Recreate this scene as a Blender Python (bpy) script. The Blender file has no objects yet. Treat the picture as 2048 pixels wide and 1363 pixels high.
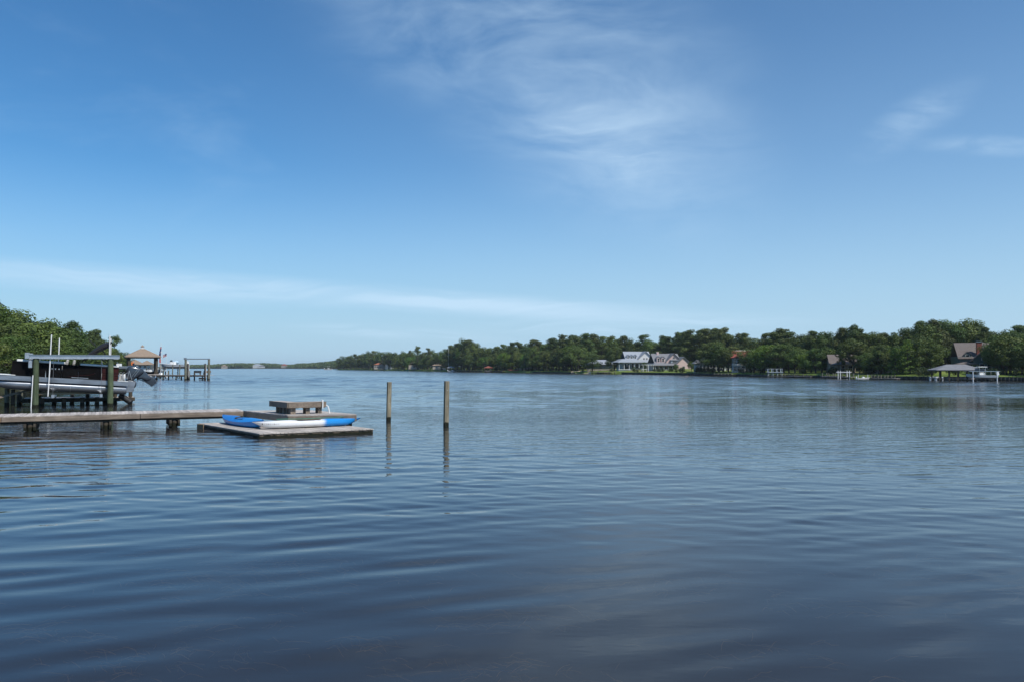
import bpy, math, random
import numpy as np
from mathutils import Vector, Matrix
R = math.radians
rnd = random.Random(7)
scene = bpy.context.scene
COL = scene.collection

# ------------------------------------------------------------------ camera, sky, sun, exposure
F = 1593.0                      # focal length in photo pixels (28 mm on 36 mm, 2048 px)
CZ = 2.6                        # eye height above the water
PITCH = math.atan(52.5 / F)
cam = bpy.data.cameras.new('camera'); cam.lens = 28.0; cam.sensor_width = 36.0
cam.clip_start = 0.1; cam.clip_end = 9000
camo = bpy.data.objects.new('camera', cam); COL.objects.link(camo)
camo.location = (0, 0, CZ); camo.rotation_euler = (R(90) + PITCH, 0, 0)
scene.camera = camo
SUN_AZ, SUN_EL = 132.0, 50.0    # degrees clockwise from +Y (view direction), above horizon
sd = Vector((math.sin(R(SUN_AZ)) * math.cos(R(SUN_EL)), math.cos(R(SUN_AZ)) * math.cos(R(SUN_EL)), math.sin(R(SUN_EL))))
sun = bpy.data.lights.new('sun', 'SUN'); sun.energy = 4.7; sun.angle = R(0.53); sun.color = (1.0, 0.95, 0.87)
suno = bpy.data.objects.new('sun', sun); COL.objects.link(suno)
suno.rotation_euler = sd.to_track_quat('Z', 'Y').to_euler(); suno.location = (60, -40, 80)
scene.view_settings.view_transform = 'Standard'; scene.view_settings.look = 'None'
scene.view_settings.exposure = 0.06; scene.view_settings.gamma = 1.0; scene.view_settings.use_curve_mapping = False
scene.render.engine = 'CYCLES'
scene.cycles.max_bounces = 6; scene.cycles.volume_bounces = 0; scene.cycles.transparent_max_bounces = 12
scene.cycles.caustics_reflective = False; scene.cycles.caustics_refractive = False
scene.cycles.use_adaptive_sampling = True; scene.cycles.adaptive_threshold = 0.015


class NT:
    """tiny node-tree helper"""
    def __init__(s, tree): s.t = tree; s.n = tree.nodes; s.l = tree.links
    def new(s, typ, **kw):
        n = s.n.new(typ)
        for k, v in kw.items(): setattr(n, k, v)
        return n
    def link(s, a, b): s.l.new(a, b)
    def put(s, sock, v):
        if isinstance(v, bpy.types.NodeSocket): s.link(v, sock)
        elif v is not None: sock.default_value = v
    def math(s, op, a, b=None, c=None, clamp=False):
        n = s.new('ShaderNodeMath', operation=op); n.use_clamp = clamp
        s.put(n.inputs[0], a); s.put(n.inputs[1], b); s.put(n.inputs[2], c)
        return n.outputs[0]
    def vmath(s, op, a, b=None, out=0):
        n = s.new('ShaderNodeVectorMath', operation=op); s.put(n.inputs[0], a); s.put(n.inputs[1], b)
        return n.outputs[out]
    def comb(s, x, y, z):
        n = s.new('ShaderNodeCombineXYZ'); s.put(n.inputs[0], x); s.put(n.inputs[1], y); s.put(n.inputs[2], z); return n.outputs[0]
    def sep(s, v):
        n = s.new('ShaderNodeSeparateXYZ'); s.put(n.inputs[0], v); return n.outputs
    def noise(s, vec, scale, detail=3, rough=0.55, dist=0.0, out='Fac'):
        n = s.new('ShaderNodeTexNoise'); n.inputs['Scale'].default_value = scale; n.inputs['Detail'].default_value = detail
        n.inputs['Roughness'].default_value = rough; n.inputs['Distortion'].default_value = dist
        if vec is not None: s.link(vec, n.inputs['Vector'])
        return n.outputs[out]
    def ramp(s, fac, a, b, c0=0.0, c1=1.0, smooth=True):
        n = s.new('ShaderNodeMapRange'); n.interpolation_type = 'SMOOTHSTEP' if smooth else 'LINEAR'
        s.put(n.inputs['Value'], fac); n.inputs['From Min'].default_value = a; n.inputs['From Max'].default_value = b
        n.inputs['To Min'].default_value = c0; n.inputs['To Max'].default_value = c1
        return n.outputs[0]
    def mix(s, fac, a, b, mode='MIX'):
        n = s.new('ShaderNodeMix', data_type='RGBA', blend_type=mode)
        s.put(n.inputs[0], fac); s.put(n.inputs[6], a if not isinstance(a, tuple) else (*a[:3], 1)); s.put(n.inputs[7], b if not isinstance(b, tuple) else (*b[:3], 1))
        return n.outputs[2]
    def mapping(s, vec, rot=(0, 0, 0), scale=(1, 1, 1), loc=(0, 0, 0)):
        n = s.new('ShaderNodeMapping'); s.link(vec, n.inputs[0]); n.inputs['Rotation'].default_value = rot
        n.inputs['Scale'].default_value = scale; n.inputs['Location'].default_value = loc; return n.outputs[0]


# world: physical sky with thin cirrus
world = bpy.data.worlds.new('World'); scene.world = world; world.use_nodes = True
w = NT(world.node_tree); w.n.clear()
sky = w.new('ShaderNodeTexSky', sky_type='NISHITA'); sky.sun_disc = False
sky.sun_elevation = R(SUN_EL); sky.sun_rotation = R(SUN_AZ); sky.altitude = 0; sky.air_density = 1.0; sky.dust_density = 0.3; sky.ozone_density = 3.0
tc = w.new('ShaderNodeTexCoord'); d = w.vmath('NORMALIZE', tc.outputs['Generated'])
dx, dy, dz = w.sep(d)
az = w.math('ARCTAN2', dx, dy)                                    # radians, 0 = view direction
el = w.math('ARCSINE', dz)
ae = w.comb(az, el, 0.0)
def blob(a, e, ra, re_, rot):
    """soft elliptical region of the sky, angles in degrees"""
    v = w.mapping(w.vmath('SUBTRACT', ae, (R(a), R(e), 0)), rot=(0, 0, R(-rot)))
    v = w.vmath('DIVIDE', v, (R(ra), R(re_), 1.0))
    return w.ramp(w.vmath('LENGTH', v, out=1), 0.15, 1.0, 1.0, 0.0)
warp = w.noise(w.mapping(ae, scale=(1, 1.6, 1)), 3.0, 3, 0.5, out='Color')
aw = w.vmath('ADD', ae, w.vmath('MULTIPLY', w.vmath('SUBTRACT', warp, (.5, .5, .5)), (0.16, 0.10, 0)))
def wisps(rot, sx, sy, scale, lo, hi, det=7, rough=0.6):
    return w.ramp(w.noise(w.mapping(aw, rot=(0, 0, R(-rot)), scale=(sx, sy, 1)), scale, det, rough, 0.4), lo, hi)
fan = w.math('MULTIPLY', w.math('MAXIMUM', blob(5.0, 18.5, 18, 9.5, -30), w.math('MULTIPLY', blob(1, 22, 20, 7.0, -8), 0.9)), wisps(-38, 0.8, 2.4, 5.0, 0.26, 0.76, 9, 0.6))
fine = w.math('MULTIPLY', blob(6.0, 16.0, 12, 3.2, -28), wisps(-30, 0.7, 6.0, 9.0, 0.46, 0.74))
band = w.math('MULTIPLY', w.math('MAXIMUM', blob(-22, 5.4, 24, 1.35, -1.8), blob(-3, 4.5, 24, 1.1, -3.5)), wisps(-4, 0.6, 7.0, 7.0, 0.16, 0.66))
low = w.math('MULTIPLY', w.math('MAXIMUM', blob(9, 3.0, 16, 0.9, 1.0), blob(-8, 2.4, 10, 0.7, -3)), wisps(0, 0.5, 9.0, 8.0, 0.36, 0.68))
rgt = w.math('MULTIPLY', w.math('MAXIMUM', blob(27, 15.6, 5, 1.8, 25), blob(31, 13.5, 6, 0.8, -10)), wisps(10, 0.8, 3.0, 10.0, 0.30, 0.72))
veil = w.math('MULTIPLY', w.ramp(el, R(2), R(16)), w.math('MULTIPLY', wisps(-22, 1.0, 2.4, 4.0, 0.48, 0.85), w.ramp(w.noise(ae, 1.3, 2), 0.46, 0.62)))
cl = w.math('ADD', w.math('MULTIPLY', fan, 0.50), w.math('MULTIPLY', fine, 0.14))
cl = w.math('ADD', cl, w.math('MULTIPLY', band, 0.66)); cl = w.math('ADD', cl, w.math('MULTIPLY', low, 0.45))
cl = w.math('ADD', cl, w.math('MULTIPLY', rgt, 0.30)); cl = w.math('ADD', cl, w.math('MULTIPLY', veil, 0.16))
sunside = w.math('MULTIPLY', w.ramp(w.vmath('DOT_PRODUCT', d, (0.75, 0.66, 0.0), out=1), 0.20, 0.95), w.ramp(el, R(12), R(24), 0.20, 0.09))   # thin milky veil towards the sun's side
cl = w.math('ADD', cl, sunside)
cl = w.math('MINIMUM', cl, 0.75)
SKY_K = 0.098
tint = w.mix(1.0, sky.outputs[0], (0.50, 0.95, 1.22), 'MULTIPLY')                       # white balance of the photograph
tint = w.mix(w.ramp(el, R(-2), R(15), 0.94, 0.0), tint, (4.4, 6.3, 8.1))                  # pale moist air along the horizon
cloudcol = (6.1, 8.1, 10.0)
skycol = w.mix(cl, tint, cloudcol)
bg = w.new('ShaderNodeBackground'); w.link(skycol, bg.inputs['Color']); bg.inputs['Strength'].default_value = SKY_K
wo = w.new('ShaderNodeOutputWorld'); w.link(bg.outputs[0], wo.inputs['Surface'])


# ------------------------------------------------------------------ photo pixel -> world
def ray(px, py):
    x = (px - 1024.0) / F; y = (681.5 - py) / F
    return Vector((x, math.cos(PITCH) - y * math.sin(PITCH), math.sin(PITCH) + y * math.cos(PITCH)))
def onz(px, py, z=0.0):
    r = ray(px, py); t = (z - CZ) / r.z
    return Vector((r.x * t, r.y * t, z))
def atY(px, py, Y):
    r = ray(px, py); t = Y / r.y
    return Vector((r.x * t, Y, CZ + r.z * t))


# ------------------------------------------------------------------ mesh helper and tagging
def tag(o, label=None, cat=None, group=None, kind=None):
    if label: o['label'] = label
    if cat: o['category'] = cat
    if group: o['group'] = group
    if kind: o['kind'] = kind
    return o
def thing(name, label, cat, loc=(0, 0, 0), rz=0.0, group=None):
    o = bpy.data.objects.new(name, None); COL.objects.link(o); o.empty_display_size = 0.3
    o.location = loc; o.rotation_euler = (0, 0, rz)
    return tag(o, label, cat, group)
def link_mesh(name, me, parent=None, loc=None, rz=None):
    o = bpy.data.objects.new(name, me); COL.objects.link(o)
    if parent is not None: o.parent = parent
    if loc is not None: o.location = loc
    if rz is not None: o.rotation_euler = (0, 0, rz)
    return o
def copy_tree(o, parent=None):
    c = o.copy(); COL.objects.link(c); c.parent = parent
    for ch in o.children: copy_tree(ch, c)
    return c
class MB:
    def __init__(s): s.v = []; s.f = []
    def add(s, vs, fs):
        b = len(s.v); s.v += [tuple(v) for v in vs]; s.f += [tuple(i + b for i in q) for q in fs]; return s
    def box(s, c, size, rz=0.0, rx=0.0, ry=0.0):
        hx, hy, hz = size[0] / 2, size[1] / 2, size[2] / 2
        M = Matrix.Rotation(rz, 3, 'Z') @ Matrix.Rotation(ry, 3, 'Y') @ Matrix.Rotation(rx, 3, 'X')
        c = Vector(c)
        vs = [c + M @ Vector((sx * hx, sy * hy, sz * hz)) for sz in (-1, 1) for sy in (-1, 1) for sx in (-1, 1)]
        return s.add(vs, [(0, 2, 3, 1), (4, 5, 7, 6), (0, 1, 5, 4), (2, 6, 7, 3), (0, 4, 6, 2), (1, 3, 7, 5)])
    def span(s, x0, x1, y0, y1, z0, z1):
        return s.box(((x0 + x1) / 2, (y0 + y1) / 2, (z0 + z1) / 2), (x1 - x0, y1 - y0, z1 - z0))
    def bar(s, a, b, wd, ht, up=(0, 0, 1)):
        """rectangular bar from a to b"""
        a, b = Vector(a), Vector(b); t = (b - a).normalized(); up = Vector(up)
        if abs(t.dot(up)) > 0.98: up = Vector((1, 0, 0))
        sdv = t.cross(up).normalized(); upv = sdv.cross(t)
        vs = [p + sdv * (i * wd / 2) + upv * (j * ht / 2) for p in (a, b) for (i, j) in ((-1, -1), (1, -1), (1, 1), (-1, 1))]
        return s.add(vs, [(0, 1, 2, 3), (4, 7, 6, 5), (0, 4, 5, 1), (1, 5, 6, 2), (2, 6, 7, 3), (3, 7, 4, 0)])
    def tube(s, a, b, r0, r1=None, n=8):
        return s.path([a, b], [r0, r0 if r1 is None else r1], n)
    def path(s, pts, r, n=8):
        pts = [Vector(p) for p in pts]; m = len(pts)
        if not isinstance(r, (list, tuple)): r = [r] * m
        vs = []; prev = None
        for i, p in enumerate(pts):
            t = (pts[min(i + 1, m - 1)] - pts[max(i - 1, 0)]).normalized()
            if prev is None:
                ref = Vector((0, 0, 1)) if abs(t.z) < 0.9 else Vector((1, 0, 0)); u = t.cross(ref).normalized()
            else:
                u = (prev - t * prev.dot(t)).normalized()
            prev = u; q = t.cross(u)
            for k in range(n):
                an = 2 * math.pi * k / n
                vs.append(p + (u * math.cos(an) + q * math.sin(an)) * r[i])
        fs = [(i * n + k, i * n + (k + 1) % n, (i + 1) * n + (k + 1) % n, (i + 1) * n + k) for i in range(m - 1) for k in range(n)]
        fs += [tuple(range(n - 1, -1, -1)), tuple(range((m - 1) * n, m * n))]
        return s.add(vs, fs)
    def prism(s, pts, ext):
        """3-D polygon pts pushed along ext"""
        n = len(pts); e = Vector(ext); pts = [Vector(p) for p in pts]
        vs = pts + [p + e for p in pts]
        return s.add(vs, [tuple(range(n)), tuple(range(2 * n - 1, n - 1, -1))] + [((k + 1) % n, k, k + n, (k + 1) % n + n) for k in range(n)])
    def loft(s, rings, closed=True, cap=True):
        n = len(rings[0]); vs = [p for r_ in rings for p in r_]
        fs = []
        for i in range(len(rings) - 1):
            for k in range(n if closed else n - 1):
                k2 = (k + 1) % n
                fs.append((i * n + k, i * n + k2, (i + 1) * n + k2, (i + 1) * n + k))
        if cap and closed: fs += [tuple(range(n - 1, -1, -1)), tuple(range((len(rings) - 1) * n, len(rings) * n))]
        return s.add(vs, fs)
    def ball(s, c, r, nu=10, nv=6):
        if not isinstance(r, (tuple, list)): r = (r, r, r)
        rings = []
        for j in range(nv + 1):
            th = -math.pi / 2 + math.pi * j / nv; ch = max(math.cos(th), 0.02)
            rings.append([(c[0] + r[0] * ch * math.cos(2 * math.pi * k / nu), c[1] + r[1] * ch * math.sin(2 * math.pi * k / nu), c[2] + r[2] * math.sin(th)) for k in range(nu)])
        return s.loft(rings)
    def mesh(s, name, mat, smooth=False, bevel=0):
        me = bpy.data.meshes.new(name); me.from_pydata([tuple(v) for v in s.v], [], s.f); me.update()
        me.materials.append(mat)
        import bmesh
        bm = bmesh.new(); bm.from_mesh(me); bmesh.ops.recalc_face_normals(bm, faces=bm.faces)
        if bevel: bmesh.ops.bevel(bm, geom=list(bm.edges), offset=bevel, segments=1, affect='EDGES', clamp_overlap=True)
        bm.to_mesh(me); bm.free()
        if smooth:
            me.polygons.foreach_set('use_smooth', [True] * len(me.polygons))
            try: me.set_sharp_from_angle(angle=R(38))
            except Exception: pass
        return me
    def build(s, name, mat, parent=None, smooth=False, bevel=0, loc=None, rz=None):
        return link_mesh(name, s.mesh(name, mat, smooth, bevel), parent, loc, rz)


# ------------------------------------------------------------------ materials
MATS = {}
def mat(name, col, rough=0.6, metal=0.0, var=0.12, nscale=6.0, stretch=(1, 1, 1), col2=None, bump=0.0, spec=0.4, objvar=0.0, coat=0.0):
    m = bpy.data.materials.new(name); m.use_nodes = True; t = NT(m.node_tree)
    b = t.n['Principled BSDF']; b.inputs['Roughness'].default_value = rough; b.inputs['Metallic'].default_value = metal
    b.inputs['Specular IOR Level'].default_value = spec; b.inputs['Coat Weight'].default_value = coat
    tcn = t.new('ShaderNodeTexCoord'); v = t.mapping(tcn.outputs['Object'], scale=stretch)
    nz = t.noise(v, nscale, 5, 0.6)
    c2 = col2 if col2 else tuple(c * (1 - 2.2 * var) for c in col)
    c = t.mix(t.ramp(nz, 0.3, 0.7), c2, col)
    if objvar:
        oi = t.new('ShaderNodeObjectInfo')
        k = t.ramp(oi.outputs['Random'], 0, 1, 1 - objvar, 1 + objvar, smooth=False)
        c = t.mix(1.0, c, t.comb(k, k, k), 'MULTIPLY')
    t.link(c, b.inputs['Base Color'])
    if bump:
        bn = t.new('ShaderNodeBump'); bn.inputs['Strength'].default_value = 0.7; bn.inputs['Distance'].default_value = bump
        t.link(nz, bn.inputs['Height']); t.link(bn.outputs[0], b.inputs['Normal'])
    MATS[name] = m
    return m
def wood(name, col, col2, along=(0.6, 9, 9), wet=None, objvar=0.18):
    """weathered timber: long grain, blotches, optional dark wet foot below z = wet (object space)"""
    m = mat(name, col, 0.85, 0, 0.2, 2.6, along, col2, 0.004, 0.2, objvar)
    t = NT(m.node_tree); b = t.n['Principled BSDF']
    src = b.inputs['Base Color'].links[0].from_socket
    geo = t.new('ShaderNodeNewGeometry')
    bl = t.ramp(t.noise(geo.outputs['Position'], 1.7, 4), 0.35, 0.7)
    c = t.mix(t.math('MULTIPLY', bl, 0.45), src, tuple(x * 0.55 for x in col2))
    if wet is not None:
        z = t.sep(geo.outputs['Position'])[2]
        zz = t.math('ADD', z, t.math('MULTIPLY', t.math('SUBTRACT', t.noise(geo.outputs['Position'], 9, 3), 0.5), 0.16))
        c = t.mix(t.ramp(zz, wet * 0.75, wet), (0.012, 0.014, 0.008), c)
    t.link(c, b.inputs['Base Color'])
    return m
M = MATS
wood('deckwood', (0.56, 0.51, 0.47), (0.37, 0.335, 0.31), (9, 0.6, 9), objvar=0.24)
wood('fascia', (0.28, 0.228, 0.18), (0.15, 0.12, 0.095), (0.5, 9, 9))
wood('newwood', (0.42, 0.30, 0.18), (0.25, 0.17, 0.10), (0.5, 9, 9))
wood('floatwood', (0.56, 0.505, 0.45), (0.36, 0.325, 0.29), (9, 0.6, 9))
wood('floatside', (0.24, 0.19, 0.14), (0.10, 0.08, 0.062), (0.7, 7, 7), wet=0.09)
wood('postwood', (0.30, 0.265, 0.19), (0.155, 0.14, 0.10), (9, 9, 0.5), wet=0.2)
wood('darkpile', (0.10, 0.085, 0.065), (0.05, 0.043, 0.034), (7, 7, 0.6), wet=0.22)
wood('greenpile', (0.115, 0.15, 0.085), (0.06, 0.08, 0.047), (7, 7, 0.5), wet=0.2)
wood('greypile', (0.20, 0.20, 0.15), (0.10, 0.10, 0.075), (7, 7, 0.5), wet=0.3)
wood('bulkwood', (0.085, 0.092, 0.088), (0.045, 0.05, 0.048), (0.7, 7, 7), wet=0.2)
mat('galv', (0.55, 0.56, 0.58), 0.38, 0.85, 0.1, 3)
mat('alu', (0.36, 0.38, 0.41), 0.42, 0.85, 0.18, 1.2, (0.6, 3, 3))
mat('white_gel', (0.78, 0.78, 0.76), 0.3, 0, 0.04, 3)
mat('pvc', (0.80, 0.80, 0.79), 0.45, 0, 0.05, 3)
mat('blackvinyl', (0.006, 0.0055, 0.006), 0.7, 0, 0.15, 2, spec=0.05)
mat('maroon', (0.05, 0.010, 0.009), 0.45, 0, 0.2, 2, spec=0.2)
mat('canvas', (0.012, 0.013, 0.017), 0.8, 0, 0.2, 6, bump=0.01)
mat('seatgrey', (0.42, 0.41, 0.39), 0.6, 0, 0.08, 5)
mat('cowl', (0.045, 0.055, 0.07), 0.22, 0.2, 0.08, 2, coat=0.5)
mat('cowldark', (0.05, 0.06, 0.075), 0.35, 0.4, 0.1, 3)
mat('silver', (0.58, 0.6, 0.62), 0.3, 0.7, 0.05, 3)
mat('rubber', (0.018, 0.018, 0.019), 0.6, 0, 0.1, 8)
mat('steelcable', (0.25, 0.25, 0.26), 0.45, 0.8, 0.05, 3)
mat('redcloth', (0.45, 0.03, 0.03), 0.8, 0, 0.08, 6)
mat('navycloth', (0.025, 0.035, 0.13), 0.8, 0, 0.08, 6)
mat('whitecloth', (0.75, 0.74, 0.72), 0.8, 0, 0.05, 6)
mat('orange', (0.75, 0.17, 0.03), 0.6, 0, 0.05, 6)
mat('paintwhite', (0.60, 0.61, 0.61), 0.6, 0, 0.05, 2)
mat('bluegreywall', (0.36, 0.41, 0.45), 0.7, 0, 0.05, 2, (0.2, 0.2, 4))
mat('pinkwall', (0.56, 0.42, 0.40), 0.75, 0, 0.05, 2, (0.2, 0.2, 4))
mat('tealwall', (0.075, 0.13, 0.135), 0.75, 0, 0.08, 2, (0.2, 0.2, 5))
mat('creamwall', (0.38, 0.345, 0.29), 0.8, 0, 0.06, 2)
mat('stonewall', (0.34, 0.30, 0.25), 0.85, 0, 0.2, 3)
mat('greyroof', (0.20, 0.205, 0.22), 0.9, 0, 0.12, 1.6, (1, 1, 5))
mat('bluegreyroof', (0.30, 0.33, 0.37), 0.8, 0, 0.08, 1.6, (1, 1, 4))
mat('brownroof', (0.27, 0.205, 0.15), 0.9, 0, 0.10, 2.4, (1, 1, 6))
mat('taupe_roof', (0.155, 0.132, 0.12), 0.9, 0, 0.10, 1.6, (1, 1, 4))
mat('redroof', (0.25, 0.065, 0.045), 0.85, 0, 0.12, 1.6, (1, 1, 4))
mat('orangeroof', (0.36, 0.13, 0.07), 0.8, 0, 0.1, 1.6)
mat('brick', (0.26, 0.085, 0.06), 0.9, 0, 0.15, 5)
mat('bark', (0.085, 0.068, 0.055), 0.95, 0, 0.25, 2.5, (3, 3, 0.6), bump=0.03)
mat('glassdark', (0.018, 0.024, 0.03), 0.06, 0, 0.1, 2, spec=0.7)
mat('tankblue', (0.45, 0.62, 0.72), 0.5, 0, 0.03, 0.2)
mat('teal_gel', (0.05, 0.35, 0.25), 0.4, 0, 0.05, 2)
mat('sand', (0.50, 0.40, 0.28), 0.95, 0, 0.1, 2)
mat('greenrope', (0.03, 0.22, 0.14), 0.7, 0, 0.1, 9)
mat('ink', (0.01, 0.01, 0.012), 0.5, 0, 0.05, 2)
def leafmat(name, c1, c2, trans=0.15):
    m = bpy.data.materials.new(name); m.use_nodes = True; t = NT(m.node_tree); b = t.n['Principled BSDF']
    oi = t.new('ShaderNodeObjectInfo'); tcn = t.new('ShaderNodeTexCoord')
    nz = t.noise(tcn.outputs['Object'], 0.55, 3, 0.6); geo = t.new('ShaderNodeNewGeometry')
    fac = t.math('ADD', t.math('MULTIPLY', t.ramp(nz, 0.3, 0.7), 0.6), t.math('MULTIPLY', geo.outputs['Random Per Island'], 0.4))
    c = t.mix(fac, c2, c1)
    k = t.ramp(oi.outputs['Random'], 0, 1, 0.72, 1.22, smooth=False)
    k2 = t.ramp(t.math('FRACT', t.math('MULTIPLY', oi.outputs['Random'], 7.31)), 0, 1, 0.82, 1.12, smooth=False)
    c = t.mix(1.0, c, t.comb(t.math('MULTIPLY', k, k2), k, t.math('MULTIPLY', k, 0.95)), 'MULTIPLY')
    t.link(c, b.inputs['Base Color']); b.inputs['Roughness'].default_value = 0.55; b.inputs['Specular IOR Level'].default_value = 0.25
    tr = t.new('ShaderNodeBsdfTranslucent'); t.link(t.mix(1.0, c, (1.2, 1.25, 0.6), 'MULTIPLY'), tr.inputs['Color'])
    mx = t.new('ShaderNodeMixShader'); mx.inputs[0].default_value = trans
    t.link(b.outputs[0], mx.inputs[1]); t.link(tr.outputs[0], mx.inputs[2]); t.link(mx.outputs[0], t.n['Material Output'].inputs['Surface'])
    MATS[name] = m; return m
leafmat('pineleaf', (0.120, 0.155, 0.044), (0.044, 0.062, 0.020))
leafmat('oakleaf', (0.120, 0.165, 0.038), (0.045, 0.070, 0.019))
leafmat('brightleaf', (0.13, 0.205, 0.034), (0.068, 0.118, 0.022), 0.3)
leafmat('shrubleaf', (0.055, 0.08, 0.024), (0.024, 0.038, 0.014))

# ------------------------------------------------------------------ water
def water_material():
    m = bpy.data.materials.new('water'); m.use_nodes = True; t = NT(m.node_tree); t.n.clear()
    geo = t.new('ShaderNodeNewGeometry'); P = geo.outputs['Position']
    px, py, pz = t.sep(P); p2 = t.comb(px, py, 0.0)
    dist = t.vmath('LENGTH', p2, out=1)
    # breeze: lanes and patches of ripple on the open water, slicks between them
    lanes = t.noise(t.mapping(p2, rot=(0, 0, R(-8)), scale=(0.012, 0.055, 1)), 1.0, 4, 0.55)
    patch = t.noise(t.mapping(p2, rot=(0, 0, R(20)), scale=(0.05, 0.10, 1)), 1.0, 3, 0.5)
    breeze = t.math('ADD', t.math('MULTIPLY', t.ramp(lanes, 0.34, 0.66), 0.6), t.math('MULTIPLY', t.ramp(patch, 0.3, 0.7), 0.4))
    def rip(rot, sx, sy, det=2, dist_=0.6):
        return t.noise(t.mapping(p2, rot=(0, 0, R(rot)), scale=(sx, sy, 1)), 1.0, det, 0.5, dist_)
    h1 = rip(14, 0.55, 2.2); h2 = rip(-24, 1.3, 4.2); h3 = rip(5, 3.2, 8.0)
    sheltered = t.ramp(t.math('ADD', py, t.math('MULTIPLY', px, 0.55)), 10.0, 38.0, 0.32, 1.0)
    # a slick lying off the far bank, under the lee of the trees
    sv = t.vmath('DIVIDE', t.vmath('SUBTRACT', t.vmath('ADD', p2, t.vmath('MULTIPLY', t.vmath('SUBTRACT', t.noise(p2, 0.07, 3, 0.5, 0, 'Color'), (.5, .5, .5)), (30, 12, 0))), (36, 59, 0)), (34, 14, 1))
    slick = t.ramp(t.vmath('LENGTH', sv, out=1), 0.55, 1.0, 1.0, 0.0)
    calm = t.math('MULTIPLY_ADD', slick, -0.5, 1.0)
    amp = t.math('MULTIPLY', t.math('MULTIPLY', t.math('MULTIPLY_ADD', breeze, 0.7, 0.4), sheltered), t.math('MULTIPLY', calm, t.ramp(dist, 8, 40, 0.26, 1.0)))
    h = t.math('ADD', t.math('MULTIPLY', h1, 0.018), t.math('MULTIPLY', h2, 0.020))
    h = t.math('ADD', h, t.math('MULTIPLY', h3, 0.010))
    # bigger chop far out
    far = t.ramp(dist, 45, 160)
    hb = t.math('MULTIPLY', rip(6, 0.16, 0.6, 3), t.math('MULTIPLY', far, 0.30))
    h = t.math('MULTIPLY', t.math('ADD', h, hb), amp)
    bn = t.new('ShaderNodeBump'); bn.inputs['Strength'].default_value = 1.0; bn.inputs['Distance'].default_value = 1.0
    t.link(h, bn.inputs['Height'])
    fr = t.new('ShaderNodeFresnel'); fr.inputs['IOR'].default_value = 1.333; t.link(bn.outputs[0], fr.inputs['Normal'])
    gl = t.new('ShaderNodeBsdfGlossy'); gl.inputs['Color'].default_value = (1, 1, 1, 1); t.link(bn.outputs[0], gl.inputs['Normal'])
    rg = t.math('MULTIPLY_ADD', t.math('MULTIPLY', t.math('MULTIPLY', calm, t.ramp(dist, 28, 150)), t.math('MULTIPLY_ADD', breeze, 0.45, 0.55)), 0.17, 0.012)
    t.link(rg, gl.inputs['Roughness'])
    df = t.new('ShaderNodeBsdfDiffuse'); df.inputs['Color'].default_value = (0.031, 0.032, 0.034, 1)
    tr = t.new('ShaderNodeBsdfTransparent'); tr.inputs['Color'].default_value = (0.62, 0.56, 0.46, 1)
    body = t.new('ShaderNodeMixShader'); body.inputs[0].default_value = 0.42
    t.link(df.outputs[0], body.inputs[1]); t.link(tr.outputs[0], body.inputs[2])
    mx = t.new('ShaderNodeMixShader'); t.link(fr.outputs[0], mx.inputs[0]); t.link(body.outputs[0], mx.inputs[1]); t.link(gl.outputs[0], mx.inputs[2])
    out = t.new('ShaderNodeOutputMaterial'); t.link(mx.outputs[0], out.inputs['Surface'])
    return m

STEP = 0.0045
def wave_height(X, Y):
    g = np.random.default_rng(11)
    Z = np.zeros_like(X); ds = np.maximum(Y, 3.0) * STEP * 1.15
    def ramp(v, a, b): t = np.clip((v - a) / (b - a), 0, 1); return t * t * (3 - 2 * t)
    lee = 1.0 - 0.52 * ramp(X + 0.12 * Y, -7, 4)                    # wavelets off the dock fade towards the open water
    near = 1.0 - 0.6 * ramp(Y, 20, 45)
    lane = 0.6 + 0.4 * np.sin(X * 0.05 + Y * 0.21 + 1.3 * np.sin(X * 0.03)) * np.sin(Y * 0.083 + 1.0 + 0.4 * np.sin(X * 0.06))
    slick = 1 - 0.62 * np.exp(-(((X - 36) / 26) ** 2 + ((Y - 59) / 10) ** 2) ** 2)
    comps = []
    for k in range(22): comps.append((g.uniform(0.75, 2.1), R(g.normal(-73, 17)), 0.011, lee * near * (0.55 + 0.45 * ramp(Y, 7, 14))))          # slow wavelets rolling towards the near bank
    for k in range(16): comps.append((g.uniform(0.55, 1.2), R(g.normal(-78, 22)), 0.008, (0.35 + 0.65 * lee) * near))
    rip = ramp(Y + 0.25 * X, 9, 20) * (1 - 0.45 * ramp(Y, 24, 40)) * lane * slick
    for k in range(30): comps.append((0.30 * 2.9 ** g.random(), R(g.normal(-104, 20)), 0.0195, rip))          # short ripples of the open water
    chop = ramp(Y, 34, 80) * lane * slick
    for k in range(26): comps.append((0.9 * 4.0 ** g.random(), R(g.normal(-95, 24)), 0.032, chop))
    far = ramp(Y, 80, 170) * (0.6 + 0.4 * lane)
    for k in range(18): comps.append((3.0 * 2.6 ** g.random(), R(g.normal(-92, 26)), 0.032, far))
    for lam, an, sl, env in comps:
        ph = g.uniform(0, 6.28); kx, ky = 2 * math.pi / lam * math.cos(an), 2 * math.pi / lam * math.sin(an)
        a = sl * lam / (2 * math.pi)
        m1 = 0.6 + 0.4 * np.sin(X * g.uniform(-.25, .25) + Y * g.uniform(-.25, .25) + g.uniform(0, 6.28))
        bend = 0.5 * np.sin(X * 0.21 + Y * 0.13 + ph) + 0.3 * np.sin(-X * 0.37 + Y * 0.29 + 2 * ph)
        Z += a * m1 * env * ramp(lam, 2.6 * ds, 5.0 * ds) * np.sin(kx * X + ky * Y + ph + bend)
    return Z
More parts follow.
